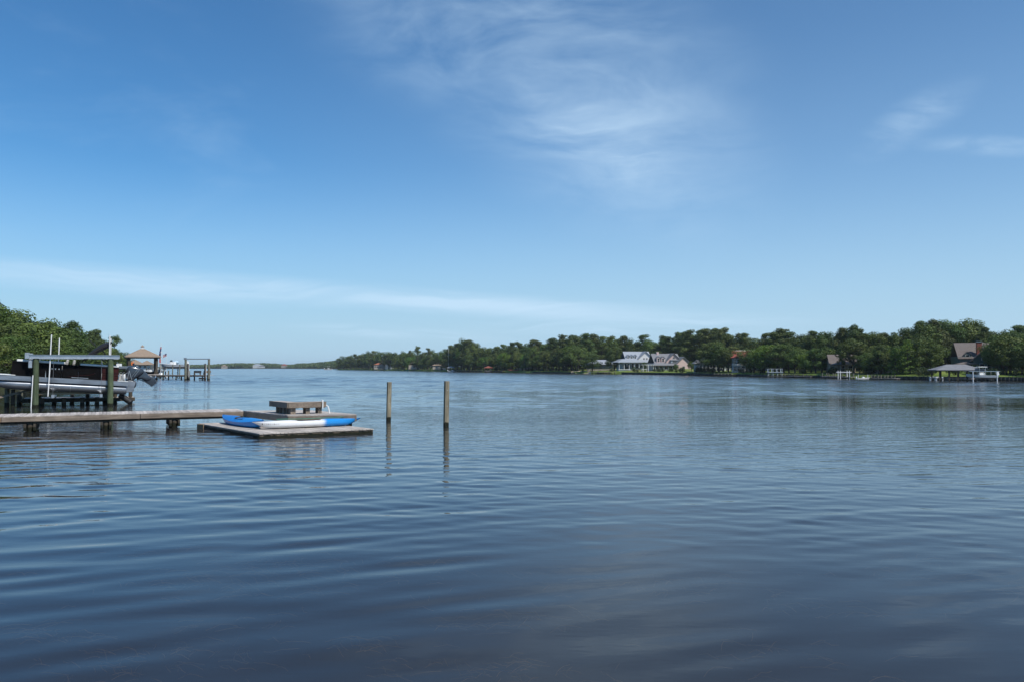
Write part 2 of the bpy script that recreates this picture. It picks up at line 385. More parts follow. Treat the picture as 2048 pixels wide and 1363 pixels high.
def build_water():
    Y1 = 420.0
    rows = list(np.exp(np.arange(math.log(3.0), math.log(Y1), STEP)))
    rows = [0.95, 1.6, 2.3] + rows + [460, 560, 800, 1300, 2100, 3200, 5000]
    ncol = 340
    t = np.linspace(-1, 1, ncol)
    V = []
    for y in rows:
        s = max(y, 3.0) * 0.74 + 0.6
        xs = t * s
        out = np.array([xs[-1] + 30 + y * 0.4, xs[-1] + 400 + y * 0.6, 6000.0])
        V.append(np.concatenate([-out[::-1], xs, out]))
    X = np.array(V); Yv = np.repeat(np.array(rows)[:, None], X.shape[1], 1)
    fade = np.clip((Y1 - 5 - Yv) / 60, 0, 1) * np.clip((np.maximum(Yv, 3) * 0.74 + 0.6 - np.abs(X)) / (0.08 * np.maximum(Yv, 3)), 0, 1)
    Z = wave_height(X, Yv) * fade
    nr, nc = X.shape
    verts = np.stack([X, Yv, Z], -1).reshape(-1, 3).astype(np.float32)
    i = np.arange(nr - 1)[:, None] * nc + np.arange(nc - 1)[None, :]
    faces = np.stack([i, i + 1, i + nc + 1, i + nc], -1).reshape(-1).astype(np.int32)
    me = bpy.data.meshes.new('water'); me.vertices.add(len(verts)); me.vertices.foreach_set('co', verts.ravel())
    n = len(faces) // 4; me.loops.add(len(faces)); me.loops.foreach_set('vertex_index', faces); me.polygons.add(n)
    me.polygons.foreach_set('loop_start', np.arange(0, 4 * n, 4, dtype=np.int32)); me.update(calc_edges=True); me.validate()
    me.polygons.foreach_set('use_smooth', [True] * n); me.materials.append(water_material())
    tag(link_mesh('water', me), kind='structure')
build_water()

# ------------------------------------------------------------------ land
def groundmat(name, c1, c2, c3, sc=0.25):
    m = bpy.data.materials.new(name); m.use_nodes = True; t = NT(m.node_tree); b = t.n['Principled BSDF']
    geo = t.new('ShaderNodeNewGeometry'); P = geo.outputs['Position']
    c = t.mix(t.ramp(t.noise(P, sc, 5, 0.6), 0.35, 0.65), c1, c2)
    c = t.mix(t.math('MULTIPLY', t.ramp(t.noise(P, sc * 0.35, 3), 0.52, 0.66), 0.7), c, c3)
    t.link(c, b.inputs['Base Color']); b.inputs['Roughness'].default_value = 0.95; b.inputs['Specular IOR Level'].default_value = 0.1
    MATS[name] = m; return m
groundmat('lawn', (0.16, 0.21, 0.045), (0.11, 0.16, 0.034), (0.22, 0.19, 0.10))
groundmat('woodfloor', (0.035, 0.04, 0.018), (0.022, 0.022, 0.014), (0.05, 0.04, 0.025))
groundmat('mud', (0.075, 0.055, 0.038), (0.05, 0.038, 0.028), (0.085, 0.07, 0.045), 0.6)

def seg_dist(x, y, pl):
    best = 1e9
    for (a, b) in zip(pl[:-1], pl[1:]):
        ex, ey = b[0] - a[0], b[1] - a[1]; L = ex * ex + ey * ey
        t = max(0, min(1, ((x - a[0]) * ex + (y - a[1]) * ey) / L))
        best = min(best, math.hypot(x - a[0] - t * ex, y - a[1] - t * ey))
    return best
SHORE_R_PX = [(2500, 775), (2250, 768), (2048, 761.5), (1900, 760.2), (1800, 758.4), (1700, 756.4), (1600, 754.2), (1500, 752), (1400, 750), (1300, 748.4),
              (1200, 747), (1150, 746.2), (1080, 745), (1000, 743.8), (900, 742.2), (860, 741.5), (800, 740.4), (740, 739.4), (675, 738.6)]
SHORE_R = [tuple(onz(*p)[:2]) for p in SHORE_R_PX]
SHORE_L = [((q - 1024) / F * Y_, Y_) for q, Y_ in ((-1400, 20), (-420, 45), (-40, 72), (40, 88), (100, 119), (150, 150), (190, 188), (220, 238), (240, 285), (264, 345), (296, 374), (306, 400), (262, 440), (230, 640), (200, 1000), (60, 1560))]
def shore_depth(px):
    """distance Y of the far bank's waterline along image column px"""
    for (a, b) in zip(SHORE_R_PX[:-1], SHORE_R_PX[1:]):
        if b[0] <= px <= a[0]:
            t = (px - a[0]) / (b[0] - a[0])
            k = (px - 1024) / F
            A, B = SHORE_R[SHORE_R_PX.index(a)], SHORE_R[SHORE_R_PX.index(b)]
            den = (B[0] - A[0]) - k * (B[1] - A[1])
            s = (k * A[1] - A[0]) / den
            return A[1] + s * (B[1] - A[1])
    return 900.0
def land_z(x, y, pl=None):
    dd = seg_dist(x, y, pl or SHORE_R)
    return 0.80 + 0.058 * min(dd, 24) + 0.008 * max(0, min(dd - 27, 200))
def bank(name, pl, side, mname='lawn', offs=(-3, 0.0, 0.3, 6, 12, 20, 30, 42, 60, 90, 140, 220, 400), label=None):
    """strip of land along a shoreline; side=+1 puts it on the left of the walking direction"""
    pts = []
    for (a, b) in zip(pl[:-1], pl[1:]):
        n = max(1, int(math.hypot(b[0] - a[0], b[1] - a[1]) / 12))
        pts += [Vector((a[0] + (b[0] - a[0]) * k / n, a[1] + (b[1] - a[1]) * k / n)) for k in range(n)]
    pts.append(Vector(pl[-1][:2])); mb = MB(); rows = []
    for i, p in enumerate(pts):
        tdir = Vector((0, 0))
        for j in range(max(0, i - 6), min(len(pts) - 1, i + 6)): tdir += (pts[j + 1] - pts[j])
        tdir.normalize(); nrm = Vector((-tdir.y, tdir.x)) * side
        row = []
        for o in offs:
            q = p + nrm * o
            z = -1.4 if o < 0 else (0.02 if o == 0 else land_z(q.x, q.y, pl) + 0.15 * math.sin(q.x * .11) * math.sin(q.y * .13) * min(1, o / 10))
            row.append((q.x, q.y, z))
        rows.append(row)
    mb.loft(rows, closed=False)
    me = bpy.data.meshes.new(name); me.from_pydata(mb.v, [], mb.f); me.update(); me.materials.append(M[mname])
    me.polygons.foreach_set('use_smooth', [True] * len(me.polygons))
    o = link_mesh(name, me); tag(o, kind='structure'); return o
bank('terrain', SHORE_R, -1)
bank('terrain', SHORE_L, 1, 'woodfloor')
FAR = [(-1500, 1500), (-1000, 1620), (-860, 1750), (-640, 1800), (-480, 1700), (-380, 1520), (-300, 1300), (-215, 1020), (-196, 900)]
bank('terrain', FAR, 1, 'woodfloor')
# near bank under the viewer, with its timber bulkhead, and the bed of the shallows
mb = MB().add([(-60, -80, 1.0), (200, -80, 1.0), (200, 0.7, 1.0), (-60, 0.7, 1.0)], [(0, 1, 2, 3)])
tag(mb.build('ground', M['lawn']), kind='structure')
bed = []
for y in (0.7, 4, 7, 10, 14, 20, 35, 70, 200, 6000):
    bed.append([(x * (1 if y < 300 else 30), y, -0.30 - 0.035 * min(y, 40) + 0.06 * math.sin(x * 0.7 + y)) for x in np.linspace(-200, 200, 40)])
mbb = MB().loft(bed, closed=False); tag(mbb.build('lake_bed', M['mud']), kind='structure')
wall = thing('bulkhead', 'timber bulkhead wall holding the near bank', 'bulkhead', (0, 0.8, 0))
for k in range(-20, 40):
    MB().span(k * 2.4 + 0.01, k * 2.4 + 2.39, -0.06, 0.0, -1.2, 0.98).build('plank', M['bulkwood'], wall)
MB().span(-48, 96, -0.12, 0.06, 0.98, 1.04).build('cap', M['fascia'], wall)

# weeds under the surface of the shallows
def weeds():
    mb = MB(); g = random.Random(3)
    tufts = [(onz(470, 1150, 0), 1.6, 70), (onz(300, 1290, 0), .5, 16), (onz(420, 1310, 0), .6, 22), (onz(1000, 1330, 0), .5, 24), (onz(730, 1275, 0), .35, 16), (onz(1030, 1215, 0), .8, 20),
             (onz(1280, 1160, 0), .9, 22), (onz(1640, 1200, 0), 1.0, 22), (onz(100, 1250, 0), .7, 18), (onz(1560, 1300, 0), .8, 18), (onz(880, 1140, 0), 1.2, 22), (onz(1850, 1140, 0), 1.2, 20), (onz(560, 1120, 0), 1.6, 34), (onz(200, 1330, 0), .6, 20)]
    for k in range(26): tufts.append((onz(g.uniform(0, 2048), g.uniform(1080, 1363), 0), g.uniform(.3, 1.2), g.randint(4, 12)))
    for c, r_, n in tufts:
        lean = g.uniform(-0.5, 0.5)
        for k in range(n):
            x = c.x + g.gauss(0, r_ * 0.5); y = c.y + g.gauss(0, r_ * 0.35); an = lean + g.gauss(0, 0.7); L = g.uniform(0.10, 0.38); bend_ = g.uniform(-.7, .7)
            pts = []
            for j in range(5):
                s = j / 4 - 0.5
                pts.append((x + math.cos(an + s * bend_) * s * L, y + math.sin(an + s * bend_) * s * L, -0.03 - 0.05 * abs(s) - 0.02 * g.random()))
            mb.path(pts, [0.003] * 5, 3)
    m = mat('weed', (0.42, 0.31, 0.15), 0.8, 0, 0.25, 3)
    o = mb.build('waterweed', m); tag(o, 'loose brown strands of waterweed drifting just under the shallow water', 'waterweed', kind='stuff')
weeds()

# ------------------------------------------------------------------ trees: variants made once, then copied
def leaves(name, clumps, mat_, seed, size, per, flat=1.0, droop=0.0):
    """clumps: list of (centre, radius-vector); leaf faces spread through each clump, denser at its skin"""
    g = np.random.default_rng(seed); V = []; Fc = []; b = 0
    for c, rr in clumps:
        n = max(8, int(per * (rr[0] * rr[1] * rr[2]) ** (2 / 3)))
        dv = g.normal(size=(n, 3)); dv /= np.linalg.norm(dv, axis=1)[:, None]
        rad = g.uniform(0.45, 1.08, n)[:, None] ** 0.6
        p = np.array(c) + dv * rad * np.array(rr)
        nr = dv * 1.5 + g.normal(size=(n, 3)) * 0.42 + np.array([0, 0, 0.30]); nr /= np.linalg.norm(nr, axis=1)[:, None]
        t = np.cross(nr, g.normal(size=(n, 3))); t /= np.linalg.norm(t, axis=1)[:, None]; s = np.cross(nr, t)
        L = size * g.uniform(0.6, 1.4, n)[:, None]; W = L * g.uniform(0.45, 0.8, n)[:, None]
        q = np.stack([p - t * L, p - s * W * 0.8 + nr * L * 0.12, p + t * L - nr * L * 0.2, p + s * W + nr * L * 0.1], 1)
        V.append(q.reshape(-1, 3)); Fc.append(np.arange(n * 4).reshape(-1, 4) + b); b += n * 4
    me = bpy.data.meshes.new(name); me.from_pydata(np.concatenate(V).tolist(), [], np.concatenate(Fc).tolist()); me.update(); me.materials.append(mat_)
    return me
def limb(mb, a, b, r0, r1, g, n=6, wob=0.12):
    a, b = Vector(a), Vector(b); L = (b - a).length
    pts = [a.lerp(b, k / 4) + (Vector((g.gauss(0, 1), g.gauss(0, 1), g.gauss(0, .6))) * L * wob * 0.35 if 0 < k < 4 else Vector()) for k in range(5)]
    mb.path(pts, [r0 + (r1 - r0) * k / 4 for k in range(5)], n)
def tree_pine(seed, H=14.0, spread=3.6, base=0.42, nb=17):
    g = random.Random(seed); mb = MB(); cl = []
    lean = Vector((g.gauss(0, .4), g.gauss(0, .4), 0))
    limb(mb, (0, 0, -0.5), (lean.x, lean.y, H * 0.95), 0.26, 0.07, g, 7, 0.04)
    for k in range(nb):
        u = base + (1 - base) * (k + g.random()) / nb
        prof = math.sin(min(1.0, (1.02 - u) / (1 - base) * 1.25) * math.pi / 2) * (0.75 if u < base + .12 else 1)
        rr = spread * prof * g.uniform(0.6, 1.1); an = g.uniform(0, 6.28) + k * 2.4
        s = Vector((lean.x * u, lean.y * u, H * (u - 0.03))); e = s + Vector((math.cos(an) * rr, math.sin(an) * rr, rr * g.uniform(0.05, 0.4)))
        limb(mb, s, e, 0.09, 0.03, g, 4)
        for q in range(g.randint(2, 3)):
            cc = s.lerp(e, g.uniform(0.5, 1.05)) + Vector((g.gauss(0, .5), g.gauss(0, .5), g.uniform(0, .5)))
            r_ = g.uniform(0.85, 1.65)
            cl.append((cc, (r_, r_, r_ * g.uniform(0.45, 0.7))))
    for q in range(4):
        cl.append((Vector((lean.x + g.gauss(0, .7), lean.y + g.gauss(0, .7), H * g.uniform(0.93, 1.0))), (g.uniform(.8, 1.3), g.uniform(.8, 1.3), g.uniform(.5, .8))))
    return mb.mesh('trunk', M['bark'], True), leaves('crown', cl, M['pineleaf'], seed, 0.20, 85)
def tree_oak(seed, H=11.0, spread=5.0, base=0.2, n=46, lm='oakleaf', size=0.21, per=72):
    g = random.Random(seed); mb = MB(); cl = []
    limb(mb, (0, 0, -0.5), (g.gauss(0, .3), g.gauss(0, .3), H * 0.45), 0.36, 0.22, g, 8, 0.04)
    for k in range(n):
        z = g.uniform(-0.75, 1.0); an = g.uniform(0, 6.28)
        lump = 1 + 0.22 * math.sin(3 * an + seed) * math.cos(2.5 * z + seed * 2) + g.gauss(0, .08)
        rxy = spread * math.sqrt(max(0.05, 1 - z * z * 0.9)) * lump * g.uniform(0.72, 1.0); hz = H * (1 - base) / 2
        c = Vector((math.cos(an) * rxy * .82, math.sin(an) * rxy * .82, H * base + hz + z * hz * 0.88 * lump))
        r_ = g.uniform(0.9, 1.75)
        cl.append((c, (r_, r_, r_ * g.uniform(0.6, 0.85))))
        if k % 3 == 0:
            limb(mb, (0, 0, H * g.uniform(0.25, 0.45)), c * 0.92, 0.13, 0.035, g, 5, 0.1)
    return mb.mesh('trunk', M['bark'], True), leaves('crown', cl, M[lm], seed, size, per)
def tree_cone(seed, H=12.0, spread=4.0, base=0.1, n=44):
    g = random.Random(seed); mb = MB(); cl = []
    limb(mb, (0, 0, -0.5), (0, 0, H * 0.96), 0.26, 0.05, g, 7, 0.02)
    for k in range(n):
        u = base + (1 - base) * (k + g.random()) / n; rr = spread * (1.03 - u) ** 0.75 * g.uniform(0.75, 1.1); an = k * 2.4 + g.gauss(0, .3)
        e = Vector((math.cos(an) * rr, math.sin(an) * rr, H * u - 0.1 * rr)); limb(mb, (0, 0, H * u), e, 0.05, 0.02, g, 4)
        for q in (0.55, 0.95):
            r_ = g.uniform(.6, 1.1); cl.append((Vector((0, 0, H * u)).lerp(e, q), (r_, r_, r_ * 0.42)))
    return mb.mesh('trunk', M['bark'], True), leaves('crown', cl, M['brightleaf'], seed, 0.19, 62)
def bush(seed, r=1.5, lm='shrubleaf'):
    g = random.Random(seed); mb = MB(); cl = []
    for k in range(11):
        an = g.uniform(0, 6.28); q = g.uniform(0, r * .75); c = Vector((math.cos(an) * q, math.sin(an) * q, r * g.uniform(.35, 1.05) * (1 - 0.35 * q / r)))
        limb(mb, (0, 0, -0.1), c, 0.04, 0.015, g, 4); rr = r * g.uniform(.35, .55); cl.append((c, (rr, rr, rr * .8)))
    return mb.mesh('stem', M['bark'], True), leaves('foliage', cl, M[lm], seed, 0.13, 95)
VAR = {
    'pine': [(14.0, tree_pine(s, 14.0, sp, ba, nb)) for s, sp, ba, nb in ((1, 3.8, .26, 24), (2, 3.4, .34, 21), (3, 4.4, .22, 27), (4, 3.6, .20, 27), (5, 4.1, .30, 23))],
    'lone': [(14.0, tree_pine(s, 14.0, sp, ba, nb)) for s, sp, ba, nb in ((21, 2.6, .66, 7), (22, 2.2, .72, 6))],
    'oak': [(11.0, tree_oak(s, 11.0, sp, ba, n)) for s, sp, ba, n in ((31, 4.6, .12, 50), (32, 5.2, .18, 54), (33, 4.2, .10, 46), (34, 4.8, .25, 46))],
    'bright': [(9.0, tree_oak(s, 9.0, 4.0, .14, 40, 'brightleaf', 0.2, 62)) for s in (41, 42)],
    'cone': [(12.0, tree_cone(51)), (12.0, tree_cone(52, 12.0, 4.6, .06, 48))],
    'bush': [(2.4, bush(s)) for s in (61, 62, 63)],
}
KINDNAME = {'pine': 'pine_tree', 'lone': 'pine_tree', 'oak': 'oak_tree', 'bright': 'young_tree', 'cone': 'cypress_tree', 'bush': 'shrub'}
CATS = {'bush': 'shrub'}
def plant(kind, x, y, z, height, widen, label, group):
    h0, (tm, cm) = rnd.choice(VAR[kind])
    s = height / h0
    e = thing(KINDNAME[kind], label, CATS.get(kind, 'tree'), (x, y, z), rnd.uniform(0, 6.28), group)
    e.scale = (s * widen, s * widen, s)
    link_mesh('stem' if kind == 'bush' else 'trunk', tm, e); link_mesh('foliage' if kind == 'bush' else 'crown', cm, e)
    return e
def tree_px(kind, px, top, off, label, group, widen=None, Y=None, pl=None, fit=True):
    """tree in image column px whose tip reaches row top, standing off metres behind the waterline"""
    Y = Y or (shore_depth(px) + off)
    p = atY(px, top, Y); z = land_z(p.x, p.y, pl) - 0.1
    h = max(2.5, p.z - z)
    if widen is None: widen = rnd.uniform(0.85, 1.15)
    if h < 9 and kind in ('pine', 'oak'): widen *= 1.15
    return plant(kind, p.x, p.y, z, h * (1.0 if kind != 'oak' else 0.98), widen, label, group)

# skyline row of the far bank: (column, tip row, kind, metres behind the waterline, widening)
SKYLINE = [
    (678, 717, 'oak', 5, 1), (688, 712, 'oak', 10, 1), (700, 710, 'oak', 8, 1.1), (712, 708, 'pine', 14, 1.2), (724, 707, 'oak', 10, 1.1), (736, 705, 'oak', 16, 1.1),
    (747, 702.5, 'pine', 14, 1.2), (758, 705, 'oak', 18, 1.1), (766, 703.5, 'oak', 20, 1.1), (778, 705, 'oak', 20, 1.1), (789, 705, 'oak', 30, 1), (797, 708, 'oak', 26, 1), (806, 705, 'oak', 22, 1), (816, 708, 'oak', 26, 1),
    (819, 701, 'lone', 12, .7), (836, 693, 'lone', 10, .95), (857, 696.5, 'lone', 12, .9), (828, 707, 'oak', 28, 1.1), (845, 706, 'oak', 30, 1.1), (866, 703, 'oak', 30, 1.1), (880, 704, 'oak', 26, 1.1), (893, 702, 'oak', 20, 1.0),
    (901, 692, 'pine', 14, 1.0), (915, 688, 'pine', 18, 1.1), (928, 683, 'oak', 22, 1.0), (937, 680.5, 'pine', 20, 1.25), (947, 689, 'oak', 22, 1.0), (958, 698, 'oak', 22, 1.0), (972, 695, 'oak', 26, 1.1), (985, 696, 'oak', 30, 1.1), (996, 693, 'pine', 30, 1.1),
    (1006, 690, 'pine', 22, 1.0), (1022, 685.5, 'pine', 24, 1.1), (1040, 685, 'pine', 26, 1.15), (1056, 690, 'oak', 30, 1.0), (1065, 680, 'pine', 24, .85), (1079, 682, 'pine', 30, 1.1), (1094, 685, 'oak', 30, 1.0), (1106, 677, 'pine', 26, 1.1),
    (1125, 671, 'pine', 34, 1.0), (1143, 671.5, 'pine', 30, 1.1), (1158, 674, 'oak', 34, 1.0), (1172, 670, 'pine', 34, 1.0), (1187, 669, 'pine', 44, 1.05), (1205, 675, 'pine', 50, 1.1), (1222, 674, 'pine', 60, 1.0), (1233, 677, 'oak', 60, 1.0),
    (1250, 672.5, 'pine', 62, .95), (1266, 683, 'oak', 62, 1.0), (1286, 672, 'pine', 66, 1.15), (1302, 684, 'oak', 64, 1.0), (1324, 672, 'pine', 66, .95), (1337, 676, 'pine', 62, 1.0), (1354, 666, 'pine', 60, 1.05), (1367, 665.5, 'pine', 52, 1.0), (1379, 663, 'pine', 48, 1.0),
    (1396, 662, 'pine', 50, 1.0), (1410, 659, 'pine', 46, 1.05), (1424, 659, 'pine', 52, .95), (1444, 658, 'pine', 46, 1.0), (1453, 668, 'pine', 44, .9), (1466, 672, 'oak', 46, 1.0), (1479, 669, 'pine', 46, .95), (1491, 668, 'pine', 44, .85), (1504, 681, 'oak', 50, 1.0), (1516, 677, 'oak', 44, 1.0),
    (1531, 669, 'pine', 34, .95), (1547, 667, 'pine', 34, 1.0), (1562, 659, 'pine', 28, 1.15), (1578, 667, 'pine', 30, 1.0), (1594, 674, 'oak', 34, 1.0), (1613, 671, 'oak', 32, 1.0), (1631, 664, 'pine', 28, 1.05), (1649, 669, 'oak', 30, 1.0), (1662, 678, 'oak', 28, 1.0), (1673, 671, 'pine', 26, .8),
    (1684, 657, 'pine', 20, .75), (1703, 652.5, 'pine', 22, .9), (1722, 659, 'pine', 24, .85), (1738, 670, 'oak', 26, 1.0), (1755, 668, 'oak', 26, 1.0), (1770, 667, 'pine', 28, 1.0), (1786, 671, 'oak', 30, 1.0), (1805, 662, 'oak', 30, 1.1), (1818, 671, 'oak', 32, 1.0),
    (1834, 645, 'pine', 26, .85), (1852, 655, 'oak', 26, 1.0), (1870, 643, 'pine', 34, 1.1), (1892, 647, 'oak', 40, 1.1), (1920, 641.5, 'oak', 44, 1.15), (1942, 648, 'oak', 46, 1.1), (1958, 655, 'pine', 44, .9), (1974, 656, 'pine', 40, .75), (1990, 668, 'oak', 36, 1.0),
    (2004, 668, 'oak', 20, 1.05), (2022, 668, 'oak', 18, 1.1), (2036, 652.5, 'pine', 24, .95), (2052, 655, 'pine', 26, 1.1), (2075, 660, 'oak', 24, 1.2), (2110, 650, 'pine', 28, 1.1), (2150, 655, 'oak', 26, 1.2), (2200, 652, 'pine', 30, 1.2)]
def where(px):
    for lim, s in ((800, 'on the distant wooded point'), (960, 'by the long low dock'), (1090, 'behind the red-brown gazebo dock'), (1235, 'behind the low ranch house'), (1310, 'behind the white house with dormers'),
                   (1385, 'behind the pink house'), (1460, 'behind the grey cottage'), (1530, 'behind the red-roofed house'), (1660, 'behind the two-level white dock'), (1760, 'beside the shaded taupe-roofed house'), (1860, 'beside the bright green cypress'), (1975, 'behind the teal house')):
        if px < lim: return s
    return 'past the teal house'
KW = {'pine': 'dark green pine with clumped crown', 'lone': 'lone tall pine with sparse flat crown rising above the treetops', 'oak': 'broad rounded dark green tree', 'bright': 'small bright green leafy tree', 'cone': 'bright green cypress with layered boughs'}
for px, top, kd, off, wd in SKYLINE:
    tree_px(kd, px, top, off, KW[kd] + ' ' + where(px), 'trees ' + where(px), wd)
# lower row in front, kept clear of the houses and lawns
CLEAR = [(760, 788), (872, 888), (1160, 1232), (1232, 1390), (1388, 1412), (1470, 1494), (1664, 1700), (1858, 1985)]
def free(px): return not any(a < px < b for a, b in CLEAR)
px = 682.0
while px < 2100:
    if free(px):
        sk = min(SKYLINE, key=lambda s: abs(s[0] - px))
        base = 734
        top = sk[1] + (base - sk[1]) * rnd.uniform(0.30, 0.58)
        kd = rnd.choice(['oak', 'oak', 'pine', 'oak']) if rnd.random() < 0.9 else 'bright'
        off = rnd.uniform(7, 15)
        tree_px(kd, px, top, off, 'shorter ' + KW[kd].replace('small ', '') + ' in the front row ' + where(px), 'front row of trees ' + where(px), rnd.uniform(0.95, 1.3))
    px += rnd.uniform(8, 15) * (0.55 + 0.55 * (px - 600) / 1500)
# understorey behind the houses so that no gap shows through the wood
for px in range(690, 2090, 13):
    sk = min(SKYLINE, key=lambda s: abs(s[0] - px))
    tree_px('oak', px + rnd.uniform(-4, 4), sk[1] + (734 - sk[1]) * rnd.uniform(0.10, 0.26), sk[3] + rnd.uniform(10, 24), 'dense leafy tree filling the wood ' + where(px), 'understorey ' + where(px), rnd.uniform(1.1, 1.4))
# individual trees of note
for kd, px, top, off, wd, lab in (
        ('cone', 1815, 681, 6, 1.05, 'tall bright green cypress with layered boughs standing at the water'), ('cone', 1790, 696, 5, 1.15, 'smaller bright green cypress beside the tall one'),
        ('bright', 1010, 706, 8, 1.1, 'pale green leafy tree between the dark pines by the gazebo dock'), ('oak', 1156, 695, 9, 1.35, 'olive green spreading tree beside the sandy beach'), ('oak', 1184, 709, 8, 1.3, 'low flat-topped tree over the ranch house roof'),
        ('oak', 1228, 695, 20, 1.1, 'round olive tree between the ranch house and the white house'), ('bright', 1438, 698, 10, 0.95, 'light green tree shading the grey cottage'), ('oak', 1456, 700, 10, 1.2, 'dark tree between the cottage and the red-roofed house'),
        ('bright', 1525, 698, 9, 1.3, 'vivid green tree beside the red-roofed house'), ('oak', 1558, 690, 10, 1.25, 'heavy dark oak leaning over the two-level white dock'), ('oak', 1508, 714, 9, 1.1, 'dark tree in front of the tan house'),
        ('oak', 2004, 676, 9, 1.1, 'big dark oak half hiding the teal house'), ('oak', 2020, 672, 9, 1.2, 'spreading dark oak at the water past the teal house'), ('oak', 1990, 692, 12, .8, 'rounded oak against the teal gable'), ('bright', 1738, 716, 7, 1.2, 'small pale tree on the bank above the low white boat'),
        ('pine', 1683, 690, 9, .6, 'slim dark pine in front of the taupe roof'), ('pine', 1762, 690, 8, .9, 'dark leaning pine over the red shrubs'),
        ('oak', 1288, 724, 10, .8, 'dark clipped tree beside the white house porch'), ('oak', 1352, 729, 14, .8, 'round dark shrub tree in front of the pink gable'), ('oak', 1383, 722, 16, .9, 'dark rounded tree between the pink house and the cottage')):
    tree_px(kd, px, top, off, lab, 'single trees along the far bank', wd)
# shrubs along the bank
for k in range(70):
    px = rnd.uniform(690, 2060)
    if 1225 < px < 1345 and rnd.random() < 0.6: continue
    Y = shore_depth(px) + rnd.uniform(2.5, 9); p = atY(px, 740, Y); z = land_z(p.x, p.y) - 0.1
    plant('bush', p.x, p.y, z, rnd.uniform(1.2, 2.6), rnd.uniform(0.9, 1.4), 'low dark shrub at the water edge ' + where(px), 'shrubs ' + where(px))
for px, off in ((1263, 20), (1270, 19), (1277, 21), (1345, 12), (1339, 11), (1359, 12), (1310, 9), (1318, 9), (1326, 9), (1252, 18)):
    Y = shore_depth(px) + off; p = atY(px, 740, Y)
    plant('bush', p.x, p.y, land_z(p.x, p.y) - 0.1, rnd.uniform(1.4, 2.2), 1.2, 'rounded garden shrub in the beds before the white and pink houses', 'garden shrubs')

# left bank wood
LEFT = [(-60, 612, 'oak', 92), (-25, 612, 'oak', 100), (2, 614, 'oak', 106), (24, 626, 'oak', 104), (40, 645, 'oak', 98), (55, 648, 'oak', 112), (14, 655, 'pine', 92), (75, 652, 'oak', 118), (88, 649, 'pine', 128), (104, 652, 'oak', 126), (120, 655, 'oak', 134), (148, 647, 'pine', 136),
        (136, 662, 'oak', 130), (160, 676, 'oak', 140), (172, 680, 'oak', 148), (184, 662, 'pine', 190), (196, 670, 'pine', 205), (206, 684, 'oak', 200), (216, 694, 'oak', 206), (228, 673, 'lone', 210), (226, 696, 'oak', 220), (238, 705, 'oak', 235), (246, 714, 'oak', 262),
        (-40, 668, 'oak', 84), (5, 672, 'oak', 88), (35, 676, 'oak', 92), (62, 680, 'oak', 100), (86, 684, 'oak', 108), (110, 684, 'oak', 118), (132, 690, 'oak', 126), (152, 694, 'oak', 136), (176, 698, 'oak', 152), (200, 704, 'oak', 178), (-90, 620, 'oak', 88), (-130, 612, 'pine', 84)]
for px, top, kd, Y in LEFT:
    lab = {'pine': 'pine with open crown rising over the near wood ' + ('behind the pontoon boat bow' if px < 60 else 'behind the boat lift guide poles' if px < 120 else 'beside the folded boat canopy' if px < 170 else 'past the folded boat canopy'), 'lone': 'lone thin pine with a few flat tufts beyond the boat lift', 'oak': 'leafy green tree of the wood ' + ('at the bow end of the pontoon boat' if px < 30 else 'behind the near guide poles of the boat lift' if px < 130 else 'behind the folded boat canopy' if px < 200 else 'where it ends short of the gazebo')}[kd]
    tree_px(kd, px, top, 0, lab, 'wood behind the pontoon boat' + str('' if px < 30 else ' guide poles' if px < 130 else ' canopy' if px < 200 else ' end'), rnd.uniform(0.95, 1.2), Y=Y, pl=SHORE_L)
for px in range(-40, 250, 16):
    Y = 82 + max(0, px) * 0.62
    p = atY(px, 740, Y); plant('bush', p.x, p.y, land_z(p.x, p.y, SHORE_L) - 0.1, rnd.uniform(2.0, 3.4), 1.3, 'dark shrub under the wood behind the pontoon boat', 'shrubs under the near wood')

# undergrowth closing the wood near the ground
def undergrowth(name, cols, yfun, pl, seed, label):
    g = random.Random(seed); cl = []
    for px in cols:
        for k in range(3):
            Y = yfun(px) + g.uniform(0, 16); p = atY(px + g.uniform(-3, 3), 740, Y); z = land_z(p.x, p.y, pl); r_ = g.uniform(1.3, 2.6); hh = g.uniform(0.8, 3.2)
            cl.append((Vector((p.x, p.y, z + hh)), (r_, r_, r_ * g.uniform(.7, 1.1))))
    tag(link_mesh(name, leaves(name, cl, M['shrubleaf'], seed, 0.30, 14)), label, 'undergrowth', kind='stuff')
def back(px): return shore_depth(px) + np.interp(px, [s[0] for s in SKYLINE], [s[3] for s in SKYLINE]) + 3
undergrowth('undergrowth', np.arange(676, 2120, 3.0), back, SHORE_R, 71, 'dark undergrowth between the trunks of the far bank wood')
undergrowth('undergrowth', np.arange(-60, 255, 4.0), lambda px: 88 + max(0, px) * 0.62, SHORE_L, 72, 'dark undergrowth beneath the near wood behind the pontoon boat')

